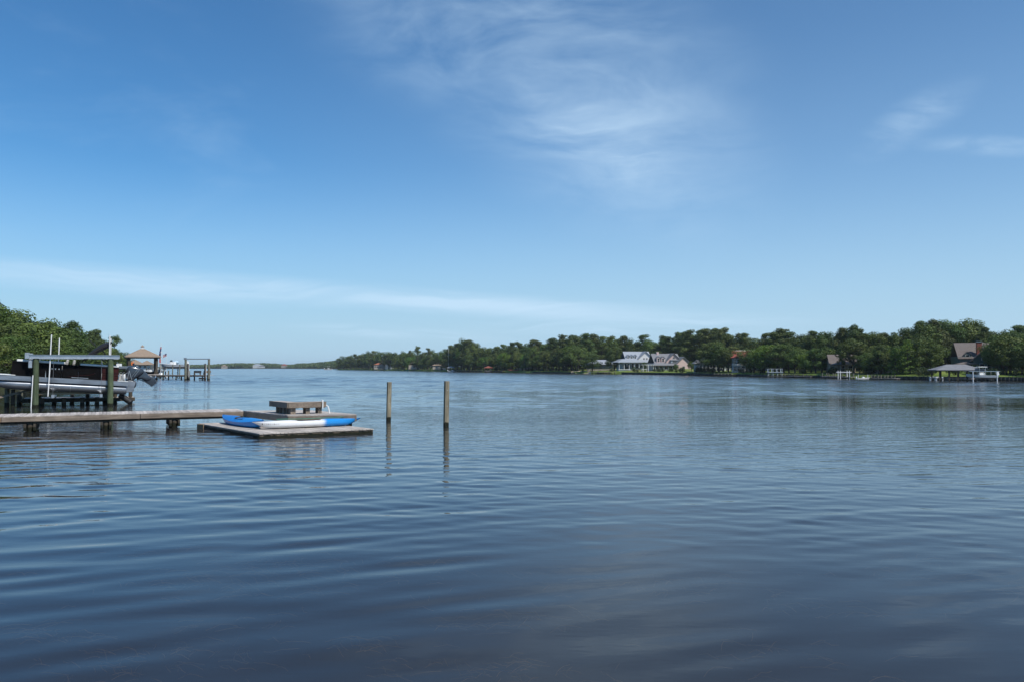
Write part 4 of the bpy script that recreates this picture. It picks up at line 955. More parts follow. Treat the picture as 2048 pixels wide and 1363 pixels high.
# kayaks
def kayak(name, label, mat_, loc, yaw, roll=0.0, L=4.55, Wd=0.70, H=0.30):
    root = thing(name, label, 'kayak', loc, yaw); root.rotation_euler = (roll, 0, yaw)
    N, K = 25, 14; hull = []; deck = []
    for i in range(N):
        s = -1 + 2 * i / (N - 1); a = max(0.02, (1 - abs(s) ** 2.3)) ** 0.8; hw = Wd / 2 * a
        keel = 0.10 * abs(s) ** 4; shear = H * (0.64 + 0.36 * s * s)
        ring = []
        for k in range(K):
            th = math.pi * k / (K - 1); x_ = math.cos(th); ring.append((s * L / 2 - math.copysign(abs(s) ** 5 * 0.42 * max(0.0, math.sin(th)) ** .75, s), hw * math.copysign(abs(x_) ** 0.62, x_), keel + (shear - keel) * (1 - max(0.0, math.sin(th)) ** 0.75)))
        hull.append(ring)
        crown = 0.06 + 0.09 * (1 - s * s)
        deck.append([(s * L / 2, hw * (1 - 2 * k / 8), shear + crown * (1 - (1 - 2 * k / 8) ** 2) * a - (0.10 * math.exp(-((s + .02) / .20) ** 2) * (1 if 1 < k < 7 else 0))) for k in range(9)])
    mh = MB().loft(hull, closed=False)
    b0 = mh.build('hull', mat_, root, True)
    md = MB().loft(deck, closed=False); d_ = md.build('deck', mat_, root, True)
    ends = MB().add(hull[0], [tuple(range(K))]); ends.add(hull[-1], [tuple(range(K))]); ends.build('end_cap', mat_, root)
    rim = [(0.02 * 0 + 0.55 * math.cos(t), 0.235 * math.sin(t), H * .66 + .085) for t in np.linspace(0, 6.2832, 25)]
    MB().path(rim, .016, 6).build('cockpit_rim', M['rubber'], root, True)
    MB().ball((-.12, 0, H * .62), (.24, .18, .05), 10, 5).build('seat', M['rubber'], root, True)
    MB().box((-.38, 0, H * .62 + .07), (.04, .28, .13), 0, 0, -.25).build('backrest', M['rubber'], root, bevel=.01)
    for s in (-1, 1):
        MB().path([(s * L * .47, -.05, H * .93), (s * L * .485, 0, H * 1.04), (s * L * .47, .05, H * .93)], .012, 6).build('carry_handle', M['rubber'], root, True)
    return root
def blendmat(name, c1, c2, x0, x1):
    m = mat(name, c1, 0.35, 0, 0.03, 3); t = NT(m.node_tree); b = t.n['Principled BSDF']; tcn = t.new('ShaderNodeTexCoord')
    x = t.sep(tcn.outputs['Object'])[0]; xx = t.math('ADD', x, t.math('MULTIPLY', t.math('SUBTRACT', t.noise(tcn.outputs['Object'], 4, 3), .5), .25))
    t.link(t.mix(t.ramp(xx, x0, x1), c1, c2), b.inputs['Base Color']); return m
blendmat('kayakmix', (0.72, 0.73, 0.74), (0.015, 0.235, 0.62), 0.42, 0.72)
blendmat('kayakblue', (0.012, 0.16, 0.50), (0.014, 0.21, 0.58), -1.0, 1.0)
a, b = onz(518, 859, ZF), onz(728, 850, ZF); yaw1 = math.atan2(b.y - a.y, b.x - a.x)
c = (a + b) / 2 - Vector((math.cos(yaw1), math.sin(yaw1), 0)) * .10 + Vector((-math.sin(yaw1), math.cos(yaw1), 0)) * 0.28
k1 = kayak('kayak', 'white kayak with a blue stern lying on the floating dock edge', M['kayakmix'], (c.x, c.y, ZF + .005), yaw1, R(-7))
def hull_y(x, L=4.55, Wd=0.70, H=0.30):
    s = x / (L / 2); return -Wd / 2 * max(0.02, 1 - abs(s) ** 2.3) ** 0.8, H * (0.64 + 0.36 * s * s)
for k in range(9):                                                                    # short dark lettering on the bow side, unreadable at this distance
    x = -1.93 + k * .075; y0_, zs = hull_y(x); y1_, _ = hull_y(x + .04); an = math.atan2(y1_ - y0_, .04)
    MB().box((x + .02, (y0_ + y1_) / 2 * .99 - .006, zs * .72), (.012 if k % 3 else .032, .012, (.058 if k % 2 == 0 else .042) * (1 - .06 * k)), an, 0, .3 if k % 4 == 1 else 0).build('bow_lettering', M['ink'], k1)
MB().path([(-1.3, .02, .375), (-.9, -.06, .37), (-.5, .05, .36), (.5, -.05, .36), (1.1, .04, .37), (1.5, 0, .38)], .012, 6).build('deck_cord', M['greenrope'], k1, True)
a2, b2 = onz(451, 845, ZF), onz(536, 856, ZF); a2 = a2 + Vector((-.45, -.15, 0)); dv2 = (f_F - f_L).normalized(); yaw2 = math.atan2(dv2.y, dv2.x)
c2 = a2 + dv2 * 2.25 + Vector((.35, .3, 0))
kayak('kayak', 'all-blue kayak lying on the floating dock behind the white one', M['kayakblue'], (c2.x, c2.y, ZF + .005), yaw2, R(6), 4.7, .78, .36)

# two square mooring posts
for px, py, hgt, lab in ((777, 840, 1.89, 'lone square grey mooring post in the water beside the float, thinner and farther out'), (892, 851.6, 2.0, 'lone square grey mooring post in open water, taller and farther from the float')):
    p = onz(px, py); o = thing('mooring_post', lab, 'post', (p.x, p.y, 0), R(25)); o.rotation_euler = (R(rnd.uniform(-.3, .3)), R(0.9), R(25))
    mb = MB().span(-.098, .098, -.098, .098, -1.8, hgt); mb.build('shaft', M['postwood'], o, bevel=.012)
    for z in (hgt * .45, hgt * .8): MB().tube((0, -.11, z), (0, -.09, z), .016, .016, 8).build('bolt', M['galv'], o)

# ------------------------------------------------------------------ boat lift, pontoon boat and the low dock behind it
pA, pB = onz(70, 813.5), onz(212, 812)
PA = math.atan2(pB.y - pA.y, pB.x - pA.x) + R(14)
lift = thing('boat_lift', 'boat lift on green timber piles with long galvanised beams holding the pontoon boat', 'boat lift', (pA.x, pA.y, 0), PA)
c_, s_ = math.cos(PA), math.sin(PA)
def lift_local(p): q = Vector((p.x - pA.x, p.y - pA.y, p.z)); return Vector((c_ * q.x + s_ * q.y, -s_ * q.x + c_ * q.y, q.z))
LX = lift_local(pB).x + 0.25; LY = 3.3; ZT = 3.18
for x in (0, LX):
    for y in (0, LY):
        MB().path([(x, y, -1.8), (x + .01, y, 1.2), (x, y, ZT)], [.2, .185, .17], 12).build('pile', M['greenpile'], lift, True)
for y in (0, LY):
    o = MB(); o.span(-.45, LX + .55, y - .13, y - .115, ZT + .02, ZT + .24); o.span(-.45, LX + .55, y - .2, y - .03, ZT + .24, ZT + .256); o.span(-.45, LX + .55, y - .2, y - .03, ZT + .004, ZT + .02)
    o.build('top_beam', M['galv'], lift)
    MB().tube((-.35, y - .05, ZT + .12), (LX + .4, y - .05, ZT + .12), .035, .035, 8).build('drive_shaft', M['steelcable'], lift, True)
    MB().span(-.62, -.36, y - .24, y + .1, ZT - .02, ZT + .38).build('motor_box', M['galv'], lift, bevel=.02)
    for x in (1.0, LX - .55): MB().tube((x, y - .05, .72), (x, y - .05, ZT + .1), .012, .012, 5).build('cable', M['steelcable'], lift)
MB().span(-.42, -.2, -.2, .05, ZT - .62, ZT - .12).build('gear_motor', M['galv'], lift, bevel=.03)
for x in (1.0, LX - .55): MB().span(x - .08, x + .08, -.15, LY + .15, .60, .80).build('cradle_beam', M['galv'], lift)
for y in (.75, LY - .75): MB().span(.1, LX + .6, y - .09, y + .09, .80, .93).build('bunk', M['newwood'], lift)
for x, y, lean in ((.72, -.05, .14), (1.12, LY + .05, .08), (LX - .12, .25, .05), (LX + .02, LY + .05, .03)):
    MB().path([(x, y, .7), (x + lean * .5, y, 2.4), (x + lean, y, 4.75 - (.1 if y > 1 else 0))], .034, 8).build('guide_pole', M['pvc'], lift, True)
MB().tube((-.22, -.26, -.4), (-.14, -.26, 2.1), .03, .03, 8).build('conduit', M['pvc'], lift, True)

# pontoon boat (x = towards the stern, bow beyond the frame)
SX = lift_local(atY(252, 780, pB.y + .4)).x
boat = thing('pontoon_boat', 'silver pontoon boat with black side panels raised on the lift', 'boat', (pA.x, pA.y, 0), PA)
boat.rotation_euler = (0, R(3.9), PA)
bz = 0.95 + 0.14
TL = 8.6
def tube_log(yc):
    prof = [(-TL, .03, .26), (-TL + .25, .10, .2), (-TL + .6, .19, .12), (-TL + 1.1, .27, .05), (-TL + 1.6, .315, .01), (-TL + 2.1, .33, 0), (-.06, .33, 0), (-.01, .30, 0), (0, .26, 0)]
    rings = [[(SX + x, yc + r_ * math.cos(a * math.pi / 9), bz + .33 + up + r_ * math.sin(a * math.pi / 9)) for a in range(18)] for x, r_, up in prof]
    return MB().loft(rings)
for yc in (.62, 1.65, 2.68):
    o = tube_log(yc).build('pontoon', M['alu'], boat, True)
    for x in (-1.6, -3.4, -5.2): MB().loft([[(SX + x + dx, yc + .337 * math.cos(a * math.pi / 9), bz + .33 + .337 * math.sin(a * math.pi / 9)) for a in range(18)] for dx in (-.02, .02)]).build('weld_band', M['silver'], o)
    MB().span(SX - TL + 1.6, SX - .3, yc - .34, yc - .30, bz + .36, bz + .40).build('splash_strake', M['alu'], o)
MB().span(SX - TL + .9, SX + .02, .28, 3.02, bz + .66, bz + .74).build('deck', M['alu'], boat)
for y in (.22, 3.04): MB().span(SX - TL + .9, SX + .05, y, y + .05, bz + .58, bz + .90).build('deck_skirt', M['alu'], boat, bevel=.008)
MB().span(SX - TL + .2, SX - TL + 2.0, .18, 3.1, bz + .905, bz + .955).build('bow_platform', M['white_gel'], boat, bevel=.012)
zf0, zf1 = bz + .90, bz + 1.88
seg = [(-TL + 1.75, -TL + 3.35), (-TL + 3.37, -TL + 4.6), (-TL + 4.62, -3.02), (-3.0, -1.62), (-1.6, -.62)]
for y in (.34, 2.96):
    for i, (x0, x1) in enumerate(seg):
        MB().span(SX + x0, SX + x1, y - .02, y + .02, zf0, zf1 - .05).build('side_panel', M['maroon' if i == 4 else 'blackvinyl'], boat, bevel=.006)
        MB().path([(SX + x0 + .02, y, zf0), (SX + x0 + .02, y, zf1), (SX + x1 - .02, y, zf1), (SX + x1 - .02, y, zf0)], .022, 6).build('rail', M['blackvinyl'], boat, True)
    MB().span(SX - TL + 2.0, SX - TL + 4.7, y - .14, y + .16, zf1 - .05, zf1 + .10).build('seat_back', M['white_gel'], boat, bevel=.03)
    MB().span(SX - 2.95, SX - .62, y - .14, y + .16, zf1 - .06, zf1 + .07).build('seat_back', M['white_gel'], boat, bevel=.03)
    for z in (.15, .32, .49): MB().span(SX - 1.58, SX - .64, y - .035, y + .035, zf0 + z, zf0 + z + .025).build('trim_strip', M['blackvinyl'], boat)
MB().span(SX - TL + 1.74, SX - TL + 1.79, .34, 2.96, zf0, zf1).build('bow_panel', M['blackvinyl'], boat)
MB().span(SX - .64, SX - .6, .6, 2.7, zf0, zf1 - .05).build('stern_panel', M['maroon'], boat)
MB().span(SX - .6, SX + .05, .3, 3.0, bz + .9, bz + .93).build('stern_platform', M['white_gel'], boat)
MB().span(SX - 4.0, SX - .9, 2.2, 2.8, zf0, zf0 + .45).build('bench_seat', M['seatgrey'], boat, bevel=.04)
for x, y in ((-3.75, .95), (-3.35, 1.3)):
    o = MB().box((SX + x, y, zf1 + .02), (.16, .55, .52), 0, 0, .12).build('captain_chair', M['seatgrey'], boat, bevel=.05)
    MB().box((SX + x - .25, y, zf0 + .5), (.5, .5, .14)).build('cushion', M['seatgrey'], o, bevel=.04); MB().tube((SX + x - .25, y, zf0), (SX + x - .25, y, zf0 + .45), .05, .05, 8).build('pedestal', M['silver'], o)
o = MB().prism([(SX - 4.35, 2.0, zf0), (SX - 3.9, 2.0, zf0), (SX - 3.95, 2.0, zf0 + .75), (SX - 4.25, 2.0, zf0 + .9)], (0, .7, 0)).build('console', M['seatgrey'], boat, bevel=.03)
MB().path([(SX - 5.0, .36, zf1), (SX - 4.95, .36, zf1 - .25), (SX - 4.9, .33, zf0 - .05), (SX - 4.87, .30, zf0 - .2)], .03, 6).build('gate_latch', M['silver'], boat)
MB().span(SX - 3.4, SX - 2.4, .312, .318, zf0 + .07, zf0 + .10).build('registration_strip', M['silver'], boat)
for k in range(3): MB().prism([(SX - 4.62 + k * .2, .314, zf0 + .62), (SX - 4.52 + k * .2, .314, zf0 + .62), (SX - 4.57 + k * .2, .314, zf0 + .53)], (0, -.004, 0)).build('panel_mark', M['silver'], boat)
MB().path([(SX - 2.0, .30, zf0 + .45), (SX - 2.3, .30, zf0 + .30), (SX - 2.9, .30, zf0 + .24), (SX - 3.6, .30, zf0 + .12)], .012, 5).build('panel_stripe', M['maroon'], boat)
for x in (-.55, -.35, -.15): MB().path([(SX + x, .34, bz + .93), (SX + x, .34, bz + 1.45), (SX + x + .12, .34, bz + 1.52)], .018, 6).build('stern_rail', M['silver'], boat)
MB().box((SX - .35, .75, bz + 1.15), (.4, .5, .45)).build('cooler', M['seatgrey'], boat, bevel=.04)
MB().ball((SX - .2, .42, bz + 1.2), (.09, .09, .22), 8, 6).build('fender', M['white_gel'], boat, True)
# folded canopy: black boot and bent frame, leaning up over the stern
def on_plane(px, py, yl):
    a, b = lift_local(atY(px, py, 40.0)), lift_local(atY(px, py, 70.0)); t = (yl - a.y) / (b.y - a.y); return a.lerp(b, t)
def P(px, py, yl=1.65):
    q = on_plane(px, py, yl); s = R(3.9); return Vector((q.x * math.cos(s) - q.z * math.sin(s), yl, q.x * math.sin(s) + q.z * math.cos(s)))
b1, b2_ = P(168, 717), P(221, 689)
rings = []
for k in range(9):
    t = k / 8; c = b1.lerp(b2_, t) + Vector((0, 0, .12 * math.sin(math.pi * t))); r_ = .25 + .16 * math.sin(math.pi * min(1, t * 1.05 + .03))
    rings.append([(c.x + r_ * .5 * math.cos(a * math.pi / 5) * (1 + .15 * math.sin(3 * a + k)), c.y + 1.2 * math.sin(a * math.pi / 5) , c.z + r_ * math.cos(a * math.pi / 5)) for a in range(10)])
cv = MB().loft(rings).build('folded_canopy', M['canvas'], boat, True)
for y in (.4, 2.9):
    for (pa, pb) in ((P(214, 727), P(190, 705)), (P(168, 716), P(206, 700)), (P(222, 726), P(203, 697)), (P(177, 678), P(192, 692))):
        MB().tube((pa.x, y, pa.z), (pb.x, y, pb.z), .022, .022, 6).build('frame_tube', M['canvas'], cv)
    MB().tube((P(212, 732).x, y, P(0, 732).z), (P(204, 708).x, y, P(0, 708).z), .016, .016, 6).build('strut', M['silver'], cv)
MB().tube(P(218, 697), P(217.5, 666), .012, .008, 6).build('light_mast', M['silver'], boat)
# outboard motor, tilted up
def Q(px, py, y=1.65): q = on_plane(px, py, 1.65); return Vector((q.x, y, q.z))
ob = thing('outboard_motor', 'silver-grey outboard motor tilted up out of the water at the boat stern', 'motor', (pA.x, pA.y, 0), PA)
def slabq(pix, w0, name, mname, bevel=.03):
    pts = [Q(*p) for p in pix]; c = sum(pts, Vector()) / len(pts)
    if bevel <= .01: return MB().prism([(p.x, 1.65 - w0 / 2, p.z) for p in pts], (0, w0, 0)).build(name, M[mname], ob)
    for _ in range(2): pts = [q for i in range(len(pts)) for q in (pts[i].lerp(pts[(i + 1) % len(pts)], .25), pts[i].lerp(pts[(i + 1) % len(pts)], .75))]   # rounded outline
    rings = [[(c.x + (p.x - c.x) * k, 1.65 + w0 * y_, c.z + (p.z - c.z) * k) for p in pts] for y_, k in ((-.5, .6), (-.47, .8), (-.40, .92), (-.28, 1.03), (0, 1.07), (.28, 1.03), (.40, .92), (.47, .8), (.5, .6))]
    me_ = MB().loft(rings).mesh(name, M[mname]); me_.polygons.foreach_set('use_smooth', [True] * len(me_.polygons)); return link_mesh(name, me_, ob)
cw = slabq([(256, 733), (262, 731), (274, 733), (285, 737.5), (288, 742), (284, 748), (272, 755), (264, 760), (254, 757), (252, 748), (253, 739)], .62, 'cowl', 'cowl', .06)
slabq([(284, 739), (289, 741), (298, 752), (303, 756), (295, 762), (285, 757), (272, 756), (280, 748)], .36, 'midsection', 'cowl', .04)
slabq([(292, 752), (304, 750), (309, 757), (313, 764), (303, 771), (286, 760)], .20, 'gearcase', 'cowldark', .03)
slabq([(286, 759), (300, 766), (313, 765), (303, 772.5)], .34, 'cavitation_plate', 'cowldark', .01)
for k in range(3):
    an = k * 2.094 + .4; c = Q(309, 756); MB().prism([c + Vector((0, 0, 0)), c + Vector((.10, .26 * math.cos(an) + .06, .26 * math.sin(an))), c + Vector((.06, .30 * math.cos(an + .5), .30 * math.sin(an + .5))), c + Vector((0, .05, .1 * math.sin(an)))], (.02, 0, .01)).build('propeller_blade', M['silver'], ob)
for (a, b) in (((264, 751), (276, 735.5)), ((268, 751.5), (279, 737))):
    pa, pb = Q(*a, 1.32), Q(*b, 1.32); MB().bar(pa, pb, .012, .045, (0, 1, 0)).build('stripe', M['silver'], ob)
for (a, b) in (((258, 740), (254, 757)), ((258, 740), (263, 758))):
    MB().bar(Q(*a, 1.325), Q(*b, 1.325), .02, .03, (0, 1, 0)).build('bracket_arm', M['silver'], ob)
MB().bar(Q(273, 756), Q(293, 763), .06, .05).build('tilt_ram', M['rubber'], ob)
slabq([(252, 757), (271, 760), (273, 770), (266, 777), (258, 778), (252, 766)], .5, 'transom_bracket', 'cowldark', .03)
MB().prism([(p.x, 1.15, p.z) for p in (Q(250, 761), Q(271, 762), (Q(266, 782)), Q(252, 784))], (0, 1.0, 0)).build('motor_pod', M['alu'], ob, bevel=.02)

# low dock behind the lift, its piles, brace and a black fender roller
ld = thing('low_dock', 'dark low timber dock under and behind the raised pontoon boat', 'dock', (pA.x, pA.y, 0), PA)
zl = .46; y0 = 4.1
k = 0
for k in range(int((LX + 2.6) / .3)): MB().span(-.9 + k * .3, -.9 + k * .3 + .285, y0, y0 + 1.6, zl - .04, zl).build('plank', M['deckwood'], ld)
MB().span(-1, LX + 1.7, y0 - .06, y0 - .01, zl - .3, zl - .045).build('fascia_board', M['darkpile'], ld)
for x in (-1.2, -.2, .9, 2.0, 3.0, 4.1, LX + .4, LX + 1.4):
    for y in (y0 + .1, y0 + 1.5): MB().tube((x, y, -1.6), (x, y, zl + rnd.choice([-.3, -.3, .25, .5])), .14, .13, 8).build('pile', M['darkpile' if rnd.random() < .7 else 'greypile'], ld, True)
for x in (.3, 1.6, 2.7, 3.6): MB().tube((x, 1.6, -1.6), (x, 1.6, .55), .15, .14, 8).build('pile', M['darkpile'], ld, True)
MB().bar((-4.2, .6, .1), (-.2, 1.2, 1.15), .07, .13).build('brace', M['fascia'], ld); MB().tube((-1.75, 2.2, -1.6), (-1.75, 2.2, 1.2), .15, .14, 8).build('pile', M['greypile'], ld, True); MB().tube((-1.35, 1.4, -1.6), (-1.35, 1.4, 1.15), .12, .12, 8).build('pile', M['darkpile'], ld, True)
q1, q2 = lift_local(atY(240, 789, pB.y + 2.5)), lift_local(atY(262, 804, pB.y + 2.5))
fr = thing('fender_pipe', 'thick black corrugated pipe sloping into the water at the dock end', 'pipe', (pA.x, pA.y, 0), PA)
MB().path([q1.lerp(q2, k / 16) for k in range(17)], [.19 + (.015 if k % 2 else 0) for k in range(17)], 12).build('pipe', M['rubber'], fr, True)

# ------------------------------------------------------------------ gazebo dock, second lift, boats and flags beyond
Yg = 172.0
g0 = atY(284, 750, Yg); gz = thing('gazebo', 'dock gazebo with tan hip roof and small white cupola', 'gazebo', (g0.x, g0.y, 0), R(29))
hip(gz, 'brownroof', -3.0, 3.0, -2.6, 2.6, 4.75, 1.75, inset=3.3, over=.5, th=.2)
MB().span(-3.3, 3.3, -2.9, 2.9, 4.55, 4.75).build('eave_beam', M['darkpile'], gz)
for x in (-2.7, 2.7):
    for y in (-2.3, 2.3): MB().span(x - .2, x + .2, y - .2, y + .2, -1.5, 4.55).build('post', M['darkpile'], gz)
MB().span(-3.2, 3.2, -2.8, 2.8, .95, 1.15).build('deck', M['deckwood'], gz)
cu = MB().span(-.28, .28, -.28, .28, 6.3, 7.0).build('cupola', M['paintwhite'], gz); hip(cu, 'brownroof', -.3, .3, -.3, .3, 7.0, .35, over=.08, th=.04, name='cupola_roof')
def small_dock(label, pa, pb, z, wd, np_, mname='deckwood', up=0.0):
    root = thing('small_dock', label, 'dock', (pa.x, pa.y, 0), math.atan2(pb.y - pa.y, pb.x - pa.x)); L = (Vector(pb[:2]) - Vector(pa[:2])).length
    n = max(2, int(L / .6))
    for k in range(n): MB().span(L * k / n + .01, L * (k + 1) / n - .01, 0, wd, z - .06, z).build('plank', M[mname], root)
    MB().span(0, L, -.06, -.01, z - .35, z - .06).build('fascia_board', M['darkpile'], root)
    for k in range(np_):
        x = L * (k + .5) / np_
        for y in (.1, wd - .1): MB().tube((x, y, -1.5), (x, y, z + (up if (k % 2 == 0) else -.1)), .15, .14, 8).build('pile', M['greypile' if k % 2 == 0 else 'darkpile'], root, True)
    return root
pa, pb = atY(262, 748, Yg), atY(418, 748, 166)
small_dock('dark plank dock joining the gazebo to the empty boat lift', pa, pb, 1.05, 1.8, 6, 'deckwood', .9)
l2 = atY(372, 750, 166); sl = thing('boat_lift', 'empty boat lift with tall piles and a single cross beam', 'boat lift', (l2.x, l2.y, 0), R(3))
for x, mn in ((0, 'greypile'), (4.75, 'greypile')):
    MB().tube((x, -.3, -1.5), (x, -.3, 4.25), .26, .22, 10).build('pile', M[mn], sl, True); MB().tube((x - (.75 if x < 1 else 1.9), 3.2, -1.5), (x - (.75 if x < 1 else 1.9), 3.2, 3.4), .2, .18, 10).build('pile', M['darkpile'], sl, True)
MB().span(-.2, 4.95, -.4, -.2, 4.25, 4.45).build('cross_beam', M['galv'], sl); MB().span(-.35, .1, -.55, -.05, 4.25, 4.6).build('motor_box', M['galv'], sl)
for x in (.7, 4.2): MB().tube((x, -.3, .6), (x, -.3, 3.2), .05, .05, 8).build('guide_pole', M['pvc'], sl, True)
MB().span(2.6, 3.5, 0, .8, .15, .5).build('float_box', M['rubber'], sl)
for x in (1.9, 3.9):
    bn_ = thing('dock_bench', 'small grey bench on the dock by the empty lift, ' + ('beside the dark chair' if x == 1.9 else 'at the dock end'), 'bench', (l2.x + x, l2.y + .9, 1.05), R(3))
    MB().span(-.75, .75, 0, .5, .4, .47).build('seat', M['fascia'], bn_); MB().box((0, .5, .68), (1.5, .06, .42), 0, -.15).build('backrest', M['fascia'], bn_)
    for lx in (-.6, .6): MB().span(lx - .06, lx + .06, .05, .45, 0, .4).build('leg', M['darkpile'], bn_)
def motorboat(name, label, loc, rz, L, hullm, top=True, mats=('white_gel', 'white_gel'), cat='boat'):
    root = thing(name, label, cat, loc, rz); rings = []
    for i in range(13):
        s = i / 12; w_ = L * .16 * (1 - max(0, (s - .45) / .55) ** 2.2) + .02; sh = L * (.12 + .05 * s * s); kl = L * .09 * max(0, (s - .6) / .4) ** 2
        rings.append([(s * L - L / 2, -w_, sh), (s * L - L / 2, -w_ * .85, kl + sh * .35), (s * L - L / 2, 0, kl), (s * L - L / 2, w_ * .85, kl + sh * .35), (s * L - L / 2, w_, sh), (s * L - L / 2, w_ * .8, sh * .93), (s * L - L / 2, -w_ * .8, sh * .93)])
    MB().loft(rings).build('hull', M[hullm], root, True)
    z = L * .12
    MB().span(-L * .08, L * .08, -L * .07, L * .07, z * .9, z + L * .10).build('console', M[mats[0]], root, bevel=.04); MB().prism([(L * .05, -L * .07, z + L * .1), (L * .09, -L * .07, z + L * .1), (L * .06, -L * .07, z + L * .16)], (0, L * .14, 0)).build('windscreen', M['glassdark'], root)
    if top:
        t = MB().span(-L * .15, L * .14, -L * .12, L * .12, z + L * .28, z + L * .305).build('hard_top', M[mats[1]], root, bevel=.03)
        for x in (-L * .1, L * .1):
            for y in (-L * .1, L * .1): MB().tube((x, y, z), (x, y, z + L * .28), .035, .035, 6).build('top_leg', M['silver'], root)
    MB().box((-L * .53, 0, z + L * .06), (L * .07, L * .07, L * .12), 0, 0, .2).build('outboard', M['cowldark' if hullm != 'white_gel' else 'white_gel'], root, bevel=.03)
    return root
q = atY(346, 731, 205); motorboat('motor_boat', 'white hardtop motor boat lifted high beyond the dock', (q.x, q.y, 2.45), R(176), 7.2, 'white_gel', False)
q = atY(346, 731, 205); o = thing('boat_lift', 'grey boat lift holding up the white hardtop motor boat', 'boat lift', (q.x, q.y, 0), 0)
for x in (-2.6, .6, 2.4):
    for y in (-1.6, 1.6): MB().tube((x, y, -1.5), (x, y, 3.4), .14, .13, 8).build('pile', M['greypile'], o, True)
for x in (-1.5, 1.4): MB().span(x - .1, x + .1, -1.6, 1.6, 2.2, 2.42).build('cradle_beam', M['galv'], o)
q = atY(322, 741, 185); motorboat('motor_boat', 'small white motor boat tied beside the gazebo dock', (q.x, q.y, .35), R(150), 4.6, 'white_gel', False)
q = atY(298, 738, 190); motorboat('motor_boat', 'dark-hulled boat under the gazebo roof line', (q.x, q.y, .9), R(170), 5.4, 'blackvinyl', False)
q = atY(238, 728, 150); motorboat('motor_boat', 'pale blue covered runabout beyond the outboard motor', (q.x, q.y, 2.2), R(185), 5.0, 'bluegreywall', False)
for k in range(9):
    px = 293 + k * 4.1; q = atY(px, 740, 200 + rnd.uniform(-6, 10)); o = thing('dock_pile', 'single weathered dock pile in the cluster beyond the gazebo', 'pile', (q.x, q.y, 0), 0, 'piles beyond the gazebo')
    MB().tube((0, 0, -1.5), (0, 0, rnd.uniform(2.2, 3.4)), .16, .14, 8).build('shaft', M[rnd.choice(['greypile', 'darkpile'])], o, True); MB().tube((0, 0, 3.4), (0, 0, 3.5), .01, .01, 5)
def flag(label, px, ptop, Yf, pole_h, fx, fz, fl, parts_):
    q = atY(px, 740, Yf); z0 = atY(px, ptop, Yf).z; o = thing('flag', label, 'flag', (q.x, q.y, 0), 0)
    MB().tube((0, 0, .6), (0, 0, z0), .05, .03, 6).build('pole', M['pvc'], o, True)
    for (x0, z0_, x1, z1_, ww, mn) in parts_:
        a, b = Vector((x0, -.08, z0_)), Vector((x1, -.08, z1_)); pts = []
        rings = []
        for k in range(7):
            t = k / 6; c = a.lerp(b, t); wv = .10 * math.sin(t * 7)
            rings.append([(c.x - ww / 2 * (1 - .2 * t), c.y + wv, c.z), (c.x + ww / 2 * (1 - .2 * t), c.y - wv + .05, c.z), (c.x + ww / 2 * (1 - .2 * t), c.y - wv + .07, c.z), (c.x - ww / 2 * (1 - .2 * t), c.y + wv + .02, c.z)])
        MB().loft(rings).build('cloth', M[mn], o, True)
kf = 176 / F
flag('limp red, white and navy flag hanging from a tall pole beside the gazebo', 321.5, 684, 176, 0, 0, 0, 0,
     [(0, CZ + 41 * kf, -.05, CZ + 37 * kf, .25, 'redcloth'), (-.05, CZ + 37 * kf, -.2, CZ + 27 * kf, .36, 'navycloth'), (.08, CZ + 33 * kf, .05, CZ + 29 * kf, .16, 'whitecloth'), (-.2, CZ + 27 * kf, -.25, CZ + 20 * kf, .5, 'navycloth'), (-.2, CZ + 20 * kf, -.15, CZ + 9 * kf, .32, 'redcloth')])
kf = 215 / F; q = atY(333, 740, 215); o = thing('flag', 'small striped red and white flag with navy corner blowing from a thin white pole', 'flag', (q.x, q.y, 0), 0)
MB().tube((0, 0, .6), (0, 0, CZ + 29 * kf), .05, .03, 6).build('pole', M['pvc'], o, True)
for k in range(7):
    z1, z0_ = CZ + (28 - k * .8) * kf, CZ + (28 - (k + 1) * .8) * kf
    MB().prism([(-.02, -.05, z1), (-.02, -.05, z0_), (-1.05, .05, z0_ - .42), (-1.05, .05, z1 - .42)], (0, .02, 0)).build('stripe', M['redcloth' if k % 2 == 0 else 'whitecloth'], o)
MB().prism([(-.015, -.062, CZ + 28.1 * kf), (-.015, -.062, CZ + 25 * kf), (-.5, -.02, CZ + 25 * kf - .2), (-.5, -.02, CZ + 28.1 * kf - .2)], (0, .02, 0)).build('canton', M['navycloth'], o)

# ------------------------------------------------------------------ docks and boats along the far bank
def shore_pt(px, off): Y = shore_depth(px) + off; return Vector(((px - 1024) / F * Y, Y, 0))
# hip-roofed boathouse and the white boat on its lift
b0 = shore_pt(1918, -7); bh = thing('boathouse', 'open boathouse with grey hip roof on dark posts over the water', 'boathouse', (b0.x, b0.y, 0), R(-12))
hip(bh, 'greyroof', -4.4, 3.2, -2.6, 2.6, 2.05, 1.0, inset=2.6, over=.4, th=.12)
MB().span(-4.6, 3.4, -2.8, 2.8, 1.9, 2.05).build('eave_beam', M['darkpile'], bh)
for x in (-4.1, -2.5, -1.0, .6, 2.0, 3.0):
    for y in (-2.4, 2.4): MB().span(x - .1, x + .1, y - .1, y + .1, -1.2, 1.9).build('post', M['darkpile'], bh)
MB().span(-4.4, 3.2, 1.4, 2.7, .4, .55).build('deck', M['deckwood'], bh)
b1 = shore_pt(1962, -8); motorboat('motor_boat', 'white centre-console boat hoisted beside the boathouse', (b1.x, b1.y, .55), R(170), 5.2, 'white_gel', True)
sl = thing('boat_lift', 'white boat lift holding the centre-console boat', 'boat lift', (b1.x, b1.y, 0), R(-12))
